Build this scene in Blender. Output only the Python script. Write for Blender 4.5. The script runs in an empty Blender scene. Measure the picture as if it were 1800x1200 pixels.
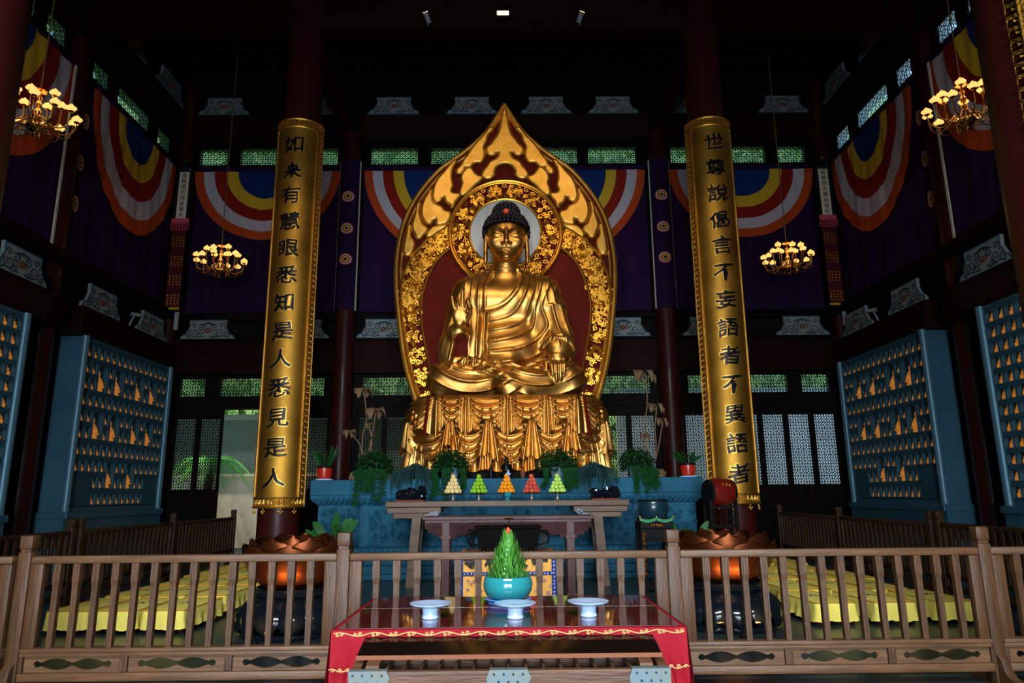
import bpy, bmesh, math, random
import numpy as np
from mathutils import Vector, Matrix, Euler
from math import sin, cos, pi, sqrt, atan2, hypot
random.seed(7); rng = np.random.default_rng(7)
scene = bpy.context.scene
COL = scene.collection

# ------------------------------------------------------------------ camera
cam_d = bpy.data.cameras.new('camera'); cam = bpy.data.objects.new('camera', cam_d); COL.objects.link(cam)
cam_d.sensor_width = 36.0; cam_d.lens = 36.0 * 1230 / 1800; cam_d.clip_start = 0.05; cam_d.clip_end = 200
PITCH, YAW, ROLL = math.atan(268 / 1230), math.atan(10.5 / 1230), 0.009
cam.matrix_world = (Matrix.Translation((0, 0, 1.5)) @ Matrix.Rotation(-YAW, 4, 'Z') @
                    Matrix.Rotation(pi / 2 + PITCH, 4, 'X') @ Matrix.Rotation(-ROLL, 4, 'Z'))
scene.camera = cam
vs = scene.view_settings
vs.view_transform = 'Standard'; vs.look = 'None'; vs.gamma = 1.0; vs.use_curve_mapping = False; vs.exposure = 0.0
scene.render.film_transparent = False
scene.cycles.max_bounces = 8; scene.cycles.diffuse_bounces = 3; scene.cycles.glossy_bounces = 4
scene.cycles.transparent_max_bounces = 12; scene.cycles.transmission_bounces = 4
scene.cycles.caustics_reflective = False; scene.cycles.caustics_refractive = False
scene.cycles.sample_clamp_indirect = 4.0

def lin(h):
    h = h.lstrip('#'); c = [int(h[i:i + 2], 16) / 255 for i in (0, 2, 4)]
    return tuple(v / 12.92 if v <= .04045 else ((v + .055) / 1.055) ** 2.4 for v in c) + (1.0,)

# ------------------------------------------------------------------ sky and daylight
W = bpy.data.worlds.new('sky'); scene.world = W; W.use_nodes = True
wn = W.node_tree.nodes; wl = W.node_tree.links
bg = wn['Background']
tc = wn.new('ShaderNodeTexCoord'); sp = wn.new('ShaderNodeSeparateXYZ'); rp = wn.new('ShaderNodeValToRGB')
wl.new(tc.outputs['Generated'], sp.inputs[0]); wl.new(sp.outputs['Z'], rp.inputs[0]); wl.new(rp.outputs[0], bg.inputs[0])
rp.color_ramp.elements[0].position = 0.0; rp.color_ramp.elements[0].color = (.62, .80, 1.0, 1)
rp.color_ramp.elements[1].position = 0.6; rp.color_ramp.elements[1].color = (.30, .55, .95, 1)
bg.inputs[1].default_value = 2.0

def area(name, loc, target, sx, sy, power, col, spread=180):
    d = bpy.data.lights.new(name, 'AREA'); d.shape = 'RECTANGLE'; d.size = sx; d.size_y = sy
    d.energy = power; d.color = col; d.spread = math.radians(spread)
    o = bpy.data.objects.new(name, d); COL.objects.link(o); o.location = loc
    o.rotation_euler = (Vector(target) - Vector(loc)).to_track_quat('-Z', 'Y').to_euler()
    return o
def spot(name, loc, target, power, col, ang, blend=.6, size=.12):
    d = bpy.data.lights.new(name, 'SPOT'); d.energy = power; d.color = col; d.spot_size = math.radians(ang)
    d.spot_blend = blend; d.shadow_soft_size = size
    o = bpy.data.objects.new(name, d); COL.objects.link(o); o.location = loc
    o.rotation_euler = (Vector(target) - Vector(loc)).to_track_quat('-Z', 'Y').to_euler()
    return o
sun_d = bpy.data.lights.new('sun', 'SUN'); sun = bpy.data.objects.new('sun', sun_d); COL.objects.link(sun)
sun_d.energy = 9.0; sun_d.angle = .02; sun_d.color = (1, .93, .8); sun.rotation_euler = (math.radians(5), math.radians(-10), 0)
# daylight falling through the hall's entrance opening, behind the camera
area('entrance_daylight', (0, -9.5, 2.1), (0, 10, 2.0), 9.0, 4.0, 2850, (.80, .90, 1.0), 150)
# added fill light high at the front, brightening stool tops, floor and railings
area('added_front_fill', (0, -4.4, 8.4), (0, 8.5, 0), 8.0, 1.6, 480, (.86, .93, 1.0), 72)
# warm spot lamps of the roof beam in front of the statue
WARM = (1.0, .76, .46)
spot('beam_spot', (-2.6, 8.6, 12.6), (-.2, 15.2, 6.0), 680, WARM, 34)
spot('halo_spot', (-2.2, 8.6, 12.6), (-.2, 16.4, 9.2), 440, WARM, 40)
spot('halo_spot', (2.2, 8.6, 12.6), (.2, 16.4, 9.2), 440, WARM, 40)
spot('beam_spot', (2.6, 8.6, 12.6), (.2, 15.2, 6.0), 680, WARM, 34)
spot('beam_spot', (0, 7.0, 12.4), (0, 15.0, 3.4), 850, (1, .8, .52), 30)
spot('column_spot', (-3.4, 8.6, 12.0), (-4.65, 14.3, 5.2), 480, WARM, 34)
spot('column_spot', (3.4, 8.6, 12.0), (4.65, 14.3, 5.2), 380, WARM, 34)

# ------------------------------------------------------------------ materials
MATS = {}
def M(name, hexc, rough=.5, metal=0.0, var=None, bump=None, emit=0.0, spec=.18, stretch=None, coat=0.0, detail=6):
    """principled material; var=(scale, hex2, contrast) mottles the colour, bump=(scale, strength)"""
    if name in MATS: return MATS[name]
    m = bpy.data.materials.new(name); m.use_nodes = True; MATS[name] = m
    nt = m.node_tree; b = nt.nodes['Principled BSDF']
    b.inputs['Base Color'].default_value = lin(hexc); b.inputs['Roughness'].default_value = rough
    b.inputs['Metallic'].default_value = metal; b.inputs['Specular IOR Level'].default_value = spec
    b.inputs['Coat Weight'].default_value = coat; b.inputs['Coat Roughness'].default_value = .06
    m.diffuse_color = lin(hexc)
    if emit:
        b.inputs['Emission Color'].default_value = lin(hexc); b.inputs['Emission Strength'].default_value = emit
    if var or bump:
        t = nt.nodes.new('ShaderNodeTexCoord'); mp = nt.nodes.new('ShaderNodeMapping')
        nt.links.new(t.outputs['Object'], mp.inputs[0])
        if stretch: mp.inputs['Scale'].default_value = stretch
    if var:
        n = nt.nodes.new('ShaderNodeTexNoise'); n.inputs['Scale'].default_value = var[0]; n.inputs['Detail'].default_value = detail
        nt.links.new(mp.outputs[0], n.inputs[0])
        r = nt.nodes.new('ShaderNodeValToRGB'); c = var[2] if len(var) > 2 else .2
        r.color_ramp.elements[0].position = .5 - c; r.color_ramp.elements[1].position = .5 + c
        r.color_ramp.elements[0].color = lin(hexc); r.color_ramp.elements[1].color = lin(var[1])
        nt.links.new(n.outputs[0], r.inputs[0]); nt.links.new(r.outputs[0], b.inputs['Base Color'])
    if bump:
        n2 = nt.nodes.new('ShaderNodeTexNoise'); n2.inputs['Scale'].default_value = bump[0]; n2.inputs['Detail'].default_value = 4
        nt.links.new(mp.outputs[0], n2.inputs[0])
        bp = nt.nodes.new('ShaderNodeBump'); bp.inputs['Strength'].default_value = bump[1]; bp.inputs['Distance'].default_value = .03
        nt.links.new(n2.outputs[0], bp.inputs['Height']); nt.links.new(bp.outputs[0], b.inputs['Normal'])
    return m

gold = M('gold_leaf', 'd2a25a', .38, 1.0, (2.2, 'ac7836', .25), (9, .1))
gold_b = M('bright_gold_leaf', 'e3b15a', .45, 1.0, (3.0, 'd09a3c', .25), (4, .5))
gold_orn = M('ornament_gold', 'e0a23a', .35, 1.0)
gold_brd = M('couplet_gold', 'bf8f38', .55, 1.0, (1.6, '8d6424', .25), (60, .08))
brass = M('brass', 'd9a64a', .22, 1.0)
dbrass = M('aged_brass', '8a6a30', .35, 1.0)
bronze = M('dark_bronze', '0b0a09', .4, .1, (6, '080807', .2))
hairm = M('blue_black_curls', '14131a', .45)
coral = M('coral_red', 'c0442a', .35)
maroon = M('mandorla_red', '5c1408', .7, 0, (1.4, '4a1006', .3), None, 0, .08)
silver = M('silver_disc', '9aa2ad', .42, .35, (3, '7f8a9a', .25), None, stretch=(6, 6, .5))
lacq = M('red_lacquer', '3a110d', .42, 0, (2, '2c0c0a', .3), None, coat=.05)
beam_m = M('beam_red', '210c08', .65, 0, (1.5, '170806', .3), None, 0, .08)
dark_w = M('dark_timber', '120b08', .65, 0, (3, '0c0705', .3), None, 0, .07)
ceil_m = M('ceiling_timber', '1a1613', .7, 0, (2, '12100e', .3))
fence_m = M('rail_timber_shaded', '50341d', .45, 0, (3, '332012', .22), (9, .2), .0, .3, (10, 10, .9))  # uprights: same wood, darkened in colour for the weaker light they catch
fenceh_m = M('rail_timber_toplit', '64462e', .45, 0, (3, '452f1d', .22), (9, .2), .0, .3, (.9, 10, 10))  # level members: lighter colour holds the top light; grain runs lengthwise
fenced_m = M('balustrade_dark_timber', '46301f', .5, 0, (4, '302015', .22))
altar_w = M('altar_timber', '66503e', .4, 0, (2.5, '4c3a2c', .22), (20, .08), stretch=(.6, 6, 6))
rose_w = M('rosewood', '573a3a', .36, 0, (3, '3f2728', .22), (20, .08))
box_w = M('offertory_box_wood', '66452f', .4, 0, (2.2, '42291c', .2), (9, .15), .0, .25, (.8, 10, 10))
stone = M('teal_stone', '1d566e', .72, 0, (2.4, '164356', .2), (16, .55))
floor_m = M('floor_tile', '2a3433', .32, 0, (1.2, '1f2827', .25), None)
purple = M('purple_cloth', '260f3a', .9, 0, (1.3, '1d0b2c', .3), (5, .25), stretch=(5, 5, .3))
c_blue = M('blue_cloth', '0d2c66', .85, 0, None, (5, .25), stretch=(5, 5, .3))
c_yel = M('yellow_cloth', 'd2ab2c', .85, 0, None, (5, .25), stretch=(5, 5, .3))
c_red = M('red_cloth', '8a1d12', .85, 0, None, (5, .25), stretch=(5, 5, .3))
c_wht = M('white_cloth', 'b9b4bd', .85, 0, None, (5, .25), stretch=(5, 5, .3))
c_org = M('orange_cloth', 'b8461a', .85, 0, None, (5, .25), stretch=(5, 5, .3))
cream = M('cream_cloth', 'd8d2bf', .8)
ink = M('black_ink', '0b0d12', .35)
blk_lac = M('black_lacquer', '0b0b0d', .55, spec=.1)
burn_m = M('burner_black', '0b0a09', .8, 0, spec=.03)
ivypot = M('grey_blue_pot', '5c7380', .5)
steel = M('blue_painted_steel', '3f6a7e', .42, .25, (1.2, '355b6b', .3))
niche_m = M('niche_steel', '2f5260', .55, .1)
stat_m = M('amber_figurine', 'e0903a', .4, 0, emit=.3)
lampw = M('niche_lamp', 'ffa838', .5, emit=1.0)
panel_m = M('carved_white_panel', '8a918f', .7, 0, (5, '747c7b', .2))
scroll_m = M('dark_green_scroll', '1d3038', .6)
scroll_r = M('red_brown_scroll', '6a3428', .6)
tealbrd = M('panel_blue_edge', '1f4a5c', .6)
leafm = M('leaf_green', '15451c', .45, 0, (8, '255f24', .25))
leafd = M('dark_leaf', '0e3217', .5, 0, (8, '17451d', .25))
fernm = M('fern_green', '14322e', .7)
bright = M('bamboo_green', '2f6620', .42, 0, (14, '4f8c36', .25))
dryleaf = M('dried_lotus', '7a6248', .8, 0, (6, '5c4631', .25))
redpot = M('red_glaze', 'a02014', .25, spec=.5)
turq = M('turquoise_glaze', '23787e', .12, 0, coat=.6)
palecer = M('pale_blue_porcelain', 'a6c0e2', .2, 0, coat=.4)
bluecer = M('blue_glaze', '4a7fc4', .25, coat=.3)
tabred = M('crimson_tablecloth', '84091a', .75, 0, None, (40, .1))
vine = M('gold_embroidery', 'c9a268', .6)
goldcloth = M('saffron_cloth', 'eaae58', .75, 0, (2, 'd89a45', .3), (7, .5), stretch=(4, 4, .6))
brocade = M('blue_brocade', '142c74', .7)
yell_cov = M('yellow_stool_cover', 'dfcc5e', .8, 0, None, (22, .25))
pipe_or = M('orange_piping', 'c47a1c', .7)
emb_v = M('violet_embroidery', '4a3560', .7)
copper = M('copper_petals', '643319', .4, .85, (2.5, '4c2611', .3))
blk_gl = M('black_glaze_base', '0e1216', .16, coat=.5)
trayr = M('red_tray', '7d2a1a', .4)
smoky = M('smoky_crystal', '1a2026', .08, .6, spec=.5)
mirror = M('dark_glass_top', '4a0f12', .04, 0, coat=.0, spec=.5)
fitting = M('pale_metal_fitting', '596f79', .5, .2, (12, '6b6c60', .2))
bulb = M('lit_lotus_shade', 'ffac5c', .5, emit=1.7)
lampface = M('lit_lamp_face', 'ffd79a', .5, emit=14.0)
rope_m = M('chandelier_cable', '6a5a3a', .6)
whitep = M('white_paint', '8f9598', .5)
drum_r = M('drum_red_lacquer', '5c100c', .25, coat=.5)
drum_b = M('drum_teal_black', '0f2a33', .3, coat=.3)
jade = M('jade_green_edge', '2d7a4a', .4)
wallst = M('garden_wall_render', 'e6dac2', .9, 0, (4, 'cbbda5', .25))
brick_m = M('garden_brick', '6a7a72', .9, 0, (9, '55635c', .25), stretch=(1, 1, 5))
hedge_m = M('garden_foliage', '5f9248', .7, 0, (1.2, 'b4d488', .3), detail=8)
soil = M('soil', '2a1d14', .9)
frond_m = M('palm_frond_green', '5fae48', .5)
bark = M('palm_trunk', '4a3a28', .9)
pearc, limec, orangec, applec, gapple = (M('pear_skin', 'd9c48a', .4, 0, (9, 'c9a860', .3)), M('lime_skin', '7fb02a', .35),
    M('orange_peel', 'e58a14', .45, 0, None, (60, .2)), M('red_apple_skin', 'a01f22', .3, 0, (6, 'd86a4a', .25)), M('green_apple_skin', '9cc24a', .3, 0, (6, 'b9d86a', .25)))

def glass_mat():
    m = bpy.data.materials.new('hazy_window_glass'); m.use_nodes = True; nt = m.node_tree
    nt.nodes.remove(nt.nodes['Principled BSDF']); o = nt.nodes['Material Output']
    t = nt.nodes.new('ShaderNodeBsdfTransparent'); t.inputs[0].default_value = (.85, .92, .92, 1)
    g = nt.nodes.new('ShaderNodeBsdfGlossy'); g.inputs['Roughness'].default_value = .15
    tr = nt.nodes.new('ShaderNodeBsdfTranslucent'); tr.inputs[0].default_value = (.8, .95, .95, 1)
    m1 = nt.nodes.new('ShaderNodeMixShader'); m1.inputs[0].default_value = .22
    m2 = nt.nodes.new('ShaderNodeMixShader'); m2.inputs[0].default_value = .06
    nt.links.new(t.outputs[0], m1.inputs[1]); nt.links.new(tr.outputs[0], m1.inputs[2])
    nt.links.new(m1.outputs[0], m2.inputs[1]); nt.links.new(g.outputs[0], m2.inputs[2]); nt.links.new(m2.outputs[0], o.inputs[0])
    return m
glass = glass_mat()

# floor tile joints
def tile_joints():
    nt = floor_m.node_tree; b = nt.nodes['Principled BSDF']
    t = nt.nodes.new('ShaderNodeTexCoord'); br = nt.nodes.new('ShaderNodeTexBrick')
    br.offset = 0; br.inputs['Scale'].default_value = 1.0; br.inputs['Brick Width'].default_value = .6; br.inputs['Row Height'].default_value = .6
    br.inputs['Mortar Size'].default_value = .006
    br.inputs['Color1'].default_value = lin('2b3836'); br.inputs['Color2'].default_value = lin('25302f'); br.inputs['Mortar'].default_value = lin('151a1a')
    nt.links.new(t.outputs['Object'], br.inputs[0]); nt.links.new(br.outputs[0], b.inputs['Base Color'])
tile_joints()

# ------------------------------------------------------------------ mesh helpers
class MB:
    def __init__(s): s.v = []; s.f = []
    def add(s, vs, fs):
        n = len(s.v); s.v.extend([tuple(p) for p in vs]); s.f.extend([tuple(i + n for i in f) for f in fs]); return s
    def box(s, x0, x1, y0, y1, z0, z1, bev=0.0):
        if bev <= 0:
            vs = [(x, y, z) for z in (z0, z1) for y in (y0, y1) for x in (x0, x1)]
            return s.add(vs, [(0, 2, 3, 1), (4, 5, 7, 6), (0, 1, 5, 4), (2, 6, 7, 3), (0, 4, 6, 2), (1, 3, 7, 5)])
        bm = bmesh.new(); bmesh.ops.create_cube(bm, size=1)
        for v in bm.verts:
            v.co = Vector(((x0 + x1) / 2 + v.co.x * (x1 - x0), (y0 + y1) / 2 + v.co.y * (y1 - y0), (z0 + z1) / 2 + v.co.z * (z1 - z0)))
        bmesh.ops.bevel(bm, geom=bm.edges[:], offset=bev, segments=2, affect='EDGES', profile=.5)
        bm.verts.index_update(); s.add([v.co for v in bm.verts], [[v.index for v in f.verts] for f in bm.faces]); bm.free(); return s
    def bar(s, a, b, w, h, up=(0, 0, 1)):
        a, b = Vector(a), Vector(b); d = (b - a).normalized(); u = Vector(up)
        if abs(d.dot(u)) > .98: u = Vector((1, 0, 0)) if abs(d.x) < .9 else Vector((0, 1, 0))
        r = d.cross(u).normalized(); u = r.cross(d)
        vs = [p + r * (i * w / 2) + u * (j * h / 2) for p in (a, b) for i, j in ((-1, -1), (1, -1), (1, 1), (-1, 1))]
        return s.add(vs, [(3, 2, 1, 0), (4, 5, 6, 7), (0, 1, 5, 4), (1, 2, 6, 5), (2, 3, 7, 6), (3, 0, 4, 7)])
    def tube(s, pts, r, n=6, caps=True, flat=None):
        """tube through pts; r number or list; flat=(axis, k) squashes it along axis"""
        pts = [Vector(p) for p in pts]; rs = r if hasattr(r, '__len__') else [r] * len(pts)
        vs = []; prev = None
        for i, p in enumerate(pts):
            d = (pts[min(i + 1, len(pts) - 1)] - pts[max(i - 1, 0)])
            d = d.normalized() if d.length > 1e-9 else Vector((0, 0, 1))
            u = prev if prev is not None else (Vector((0, 0, 1)) if abs(d.z) < .9 else Vector((1, 0, 0)))
            x = d.cross(u)
            if x.length < 1e-6: x = d.cross(Vector((0, 1, 0)))
            x.normalize(); u = x.cross(d).normalized(); prev = u
            for k in range(n):
                t = 2 * pi * k / n; o = x * cos(t) * rs[i] + u * sin(t) * rs[i]
                if flat:
                    ax = Vector(flat[0]); o = o - ax * o.dot(ax) * (1 - flat[1])
                vs.append(p + o)
        fs = []
        for i in range(len(pts) - 1):
            for k in range(n):
                a = i * n + k; b = i * n + (k + 1) % n; fs.append((a, b, b + n, a + n))
        if caps: fs.append(tuple(range(n - 1, -1, -1))); fs.append(tuple(range(len(vs) - n, len(vs))))
        return s.add(vs, fs)
    def lathe(s, prof, c=(0, 0, 0), n=24, ax='Z', caps=True, wob=None):
        vs = []
        for r, z in prof:
            for k in range(n):
                t = 2 * pi * k / n; rr = r * (wob(t, z) if wob else 1)
                p = (rr * cos(t), rr * sin(t), z)
                if ax == 'Y': p = (p[0], p[2], p[1])
                if ax == 'X': p = (p[2], p[0], p[1])
                vs.append((p[0] + c[0], p[1] + c[1], p[2] + c[2]))
        fs = []
        for i in range(len(prof) - 1):
            for k in range(n):
                a = i * n + k; b = i * n + (k + 1) % n
                fs.append((a, b, b + n, a + n) if ax != 'Y' else (a, a + n, b + n, b))
        if caps:
            q = tuple(range(n)); w = tuple(range(len(vs) - n, len(vs)))
            fs += [q[::-1], w] if ax != 'Y' else [q, w[::-1]]
        return s.add(vs, fs)
    def ball(s, c, r, nu=12, nv=8, sc=(1, 1, 1)):
        return s.add(*ballmesh(c, r, nu, nv, sc))
    def grid(s, P, closed=False):
        """P: rows of points"""
        n = len(P[0]); vs = [p for row in P for p in row]; fs = []
        for i in range(len(P) - 1):
            for k in range(n - (0 if closed else 1)):
                a = i * n + k; b = i * n + (k + 1) % n; fs.append((a, b, b + n, a + n))
        return s.add(vs, fs)
    def prism(s, poly, y0, y1, plane='XZ'):
        """extrude polygon (a,b) between two depths"""
        n = len(poly); f = {'XZ': lambda a, b, d: (a, d, b), 'YZ': lambda a, b, d: (d, a, b), 'XY': lambda a, b, d: (a, b, d)}[plane]
        vs = [f(a, b, y0) for a, b in poly] + [f(a, b, y1) for a, b in poly]
        fs = [tuple(range(n)), tuple(range(2 * n - 1, n - 1, -1))] + [(i, i + n, (i + 1) % n + n, (i + 1) % n) for i in range(n)]
        return s.add(vs, fs)
    def xf(s, m, start=0):
        s.v[start:] = [tuple(m @ Vector(p)) for p in s.v[start:]]; return s
    def merge(s, o, m=None):
        return s.add([tuple(m @ Vector(p)) for p in o.v] if m else o.v, o.f)
    def build(s, name, mat, parent=None, smooth=True, auto=True):
        me = bpy.data.meshes.new(name); vs = s.v
        if parent is not None:
            L = wloc(parent); vs = [(x - L.x, y - L.y, z - L.z) for x, y, z in vs]
        me.from_pydata(vs, [], s.f); me.update()
        if mat: me.materials.append(mat)
        bm = bmesh.new(); bm.from_mesh(me); bmesh.ops.recalc_face_normals(bm, faces=bm.faces[:])
        if smooth:
            for f in bm.faces: f.smooth = True
            if auto:
                for e in bm.edges:
                    if len(e.link_faces) == 2 and e.calc_face_angle(0) > .62: e.smooth = False
        bm.to_mesh(me); bm.free()
        o = bpy.data.objects.new(name, me); COL.objects.link(o)
        if parent is not None: o.parent = parent
        return o

def wloc(o):
    L = Vector(o.location); p = o.parent
    while p is not None: L = L + p.location; p = p.parent
    return L
def ballmesh(c, r, nu=12, nv=8, sc=(1, 1, 1)):
    vs = [(c[0], c[1], c[2] + r * sc[2])]
    for i in range(1, nv):
        t = pi * i / nv
        for k in range(nu):
            p = 2 * pi * k / nu; vs.append((c[0] + r * sc[0] * sin(t) * cos(p), c[1] + r * sc[1] * sin(t) * sin(p), c[2] + r * sc[2] * cos(t)))
    vs.append((c[0], c[1], c[2] - r * sc[2])); L = len(vs) - 1; fs = []
    for k in range(nu):
        fs.append((0, 1 + k, 1 + (k + 1) % nu)); b = 1 + (nv - 2) * nu; fs.append((L, b + (k + 1) % nu, b + k))
    for i in range(nv - 2):
        for k in range(nu):
            a = 1 + i * nu + k; b = 1 + i * nu + (k + 1) % nu; fs.append((a, a + nu, b + nu, b))
    return vs, fs
def thing(name, label, cat, loc=(0, 0, 0), group=None):
    o = bpy.data.objects.new(name, None); COL.objects.link(o); o.location = loc; o.empty_display_size = .1
    o['label'] = label; o['category'] = cat
    if group: o['group'] = group
    return o
def tag(o, label, cat, group=None):
    o['label'] = label; o['category'] = cat
    if group: o['group'] = group
    return o
def struct(o):
    o['kind'] = 'structure'; return o
def org(o, loc):
    """move a one-mesh thing's origin to its base"""
    L = Vector(loc); o.data.transform(Matrix.Translation(-L)); o.location = L; return o
def dup(root, loc, label=None, rotz=None, group=None):
    def cp(o, par):
        c = o.copy(); COL.objects.link(c)
        if par is not None: c.parent = par
        for ch in KIDS.get(o.name, []): cp(ch, c)
        return c
    r = cp(root, None); r.location = loc
    if rotz is not None: r.rotation_euler = (0, 0, rotz)
    if label: r['label'] = label
    if group: r['group'] = group
    return r
KIDS = {}
def freeze(root):
    """remember a prototype's tree so dup() need not search for it"""
    by = {}
    for o in bpy.data.objects:
        if o.parent: by.setdefault(o.parent.name, []).append(o)
    def rec(o):
        KIDS[o.name] = by.get(o.name, [])
        for c in KIDS[o.name]: rec(c)
    rec(root); return root
def grab(curve):
    """evaluate a curve or text to vertices and faces"""
    o = bpy.data.objects.new('tmp', curve); COL.objects.link(o); bpy.context.view_layer.update()
    dg = bpy.context.evaluated_depsgraph_get(); ev = o.evaluated_get(dg); me = ev.to_mesh()
    v = [tuple(p.co) for p in me.vertices]; f = [tuple(p.vertices) for p in me.polygons]
    ev.to_mesh_clear(); bpy.data.objects.remove(o); bpy.data.curves.remove(curve); return v, f
def shape(polys, ext, bev=0.0, smooth=False, res=4, inset=0.0):
    """filled 2D outlines (inner outlines cut holes) with thickness, in XY about z=0"""
    c = bpy.data.curves.new('s', 'CURVE'); c.dimensions = '2D'; c.fill_mode = 'BOTH'; c.extrude = ext; c.bevel_depth = bev; c.bevel_resolution = 2; c.resolution_u = res; c.offset = -inset
    for pl in polys:
        if smooth:
            sp = c.splines.new('BEZIER'); sp.bezier_points.add(len(pl) - 1)
            for b, p in zip(sp.bezier_points, pl): b.co = (p[0], p[1], 0); b.handle_left_type = b.handle_right_type = 'AUTO'
        else:
            sp = c.splines.new('POLY'); sp.points.add(len(pl) - 1)
            for b, p in zip(sp.points, pl): b.co = (p[0], p[1], 0, 1)
        sp.use_cyclic_u = True
    return grab(c)
def glyph(txt, size, ext, off=0.0, bev=0.0):
    c = bpy.data.curves.new('g', 'FONT'); c.body = txt; c.size = size; c.extrude = ext; c.offset = off; c.bevel_depth = bev; c.resolution_u = 3
    c.align_x = 'CENTER'; c.align_y = 'CENTER'
    return grab(c)
XZ = Matrix(((1, 0, 0, 0), (0, 0, 1, 0), (0, 1, 0, 0), (0, 0, 0, 1)))   # (x,y,z)->(x,z,y): face in XZ
def spiral(cx, cy, r, turns=1.4, a0=0, d=1, n=16, r1=.12):
    return [(cx + r * (1 - (1 - r1) * i / n) * cos(a0 + d * 2 * pi * turns * i / n), cy + r * (1 - (1 - r1) * i / n) * sin(a0 + d * 2 * pi * turns * i / n)) for i in range(n + 1)]
def catmull(pts, n=6, closed=False):
    P = [np.array(p, float) for p in pts]; out = []; m = len(P)
    for i in range(m if closed else m - 1):
        if closed: a, b, c, d = P[(i - 1) % m], P[i], P[(i + 1) % m], P[(i + 2) % m]
        else: a, b, c, d = P[max(i - 1, 0)], P[i], P[i + 1], P[min(i + 2, m - 1)]
        for k in range(n):
            t = k / n; out.append(tuple(.5 * (2 * b + (c - a) * t + (2 * a - 5 * b + 4 * c - d) * t * t + (3 * b - a - 3 * c + d) * t ** 3)))
    if not closed: out.append(tuple(P[-1]))
    return out
def multi(name, lst, parent=None, smooth=True):
    """one mesh of several materials"""
    me = bpy.data.meshes.new(name); v = []; f = []; mi = []
    for k, (mb, mt) in enumerate(lst):
        n = len(v); v += mb.v; f += [tuple(i + n for i in q) for q in mb.f]; mi += [k] * len(mb.f); me.materials.append(mt)
    if parent is not None:
        L = wloc(parent); v = [(x - L.x, y - L.y, z - L.z) for x, y, z in v]
    me.from_pydata(v, [], f); me.update(); me.polygons.foreach_set('material_index', mi)
    if smooth: me.polygons.foreach_set('use_smooth', [True] * len(f))
    o = bpy.data.objects.new(name, me); COL.objects.link(o)
    if parent is not None: o.parent = parent
    return o

# ================================================================== THE HALL
struct(MB().box(-10.4, 10.4, -5, 20.4, -.12, 0).build('floor', floor_m, smooth=False))
ce = MB().box(-11.2, 11.2, -5, 20.9, 14.7, 14.95)
for i in range(11): ce.box(-10, 10, 14.9 + i * .52, 14.98 + i * .52, 14.58, 14.7)
for i in range(27): ce.box(-10 + i * .76, -9.92 + i * .76, 14.8, 20, 14.6, 14.7)
struct(ce.build('ceiling', ceil_m, smooth=False))
SW = ((15.2, 16.0), (16.3, 18.04), (18.4, 19.3)); SN = ((10.3, 11.1), (11.4, 13.2), (13.45, 14.25))
for side, s in (('left', -1), ('right', 1)):
    w = MB(); a, b = sorted((s * 10.0, s * 10.35))
    w.box(a, b, -5, 20.35, 0, 11.4); w.box(a, b, -5, 20.35, 12.0, 14.7); y = -5
    for y0, y1 in SN + SW: w.box(a, b, y, y0, 11.4, 12.0); y = y1
    w.box(a, b, y, 20.35, 11.4, 12.0)
    struct(w.build('wall_' + side, dark_w, smooth=False))
BW = ((-9.49, -8.52), (-8.25, -6.42), (-6.14, -5.12), (-4.2, -2.64), (-2.34, -.16), (.16, 2.3), (2.53, 4.12), (5.1, 6.1), (6.4, 8.17), (8.43, 9.4))
TW = ((-9.45, -8.62), (-8.3, -6.3), (-5.92, -5.2), (-4.2, -2.55), (-2.3, -1.9), (1.9, 2.3), (2.55, 4.2), (5.2, 5.95), (6.3, 8.2), (8.5, 9.4))
w = MB().box(-10.35, 10.35, 20, 20.35, 12.1, 14.7).box(-10.35, 10.35, 20, 20.35, 4.88, 11.44).box(-10.35, 10.35, 20, 20.3, 3.95, 4.25)
x = -10.35
for x0, x1 in BW: w.box(x, x0, 20, 20.35, 11.44, 12.1); x = x1
w.box(x, 10.35, 20, 20.35, 11.44, 12.1); x = -10.35
for x0, x1 in TW: w.box(x, x0, 20, 20.3, 4.25, 4.88); x = x1
w.box(x, 10.35, 20, 20.3, 4.25, 4.88)
for x0, x1 in ((-10.35, -9.5), (-5.05, -4.3), (-1.9, 1.9), (4.3, 5.05), (9.5, 10.35)): w.box(x0, x1, 20, 20.3, 0, 3.95)
struct(w.build('wall_back', dark_w, smooth=False))
w = MB().box(-10.35, -3.8, -5.2, -4.9, 0, 14.7).box(3.8, 10.35, -5.2, -4.9, 0, 14.7).box(-3.8, 3.8, -5.2, -4.9, 3.7, 14.7)
struct(w.build('wall_front', dark_w, smooth=False))

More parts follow.
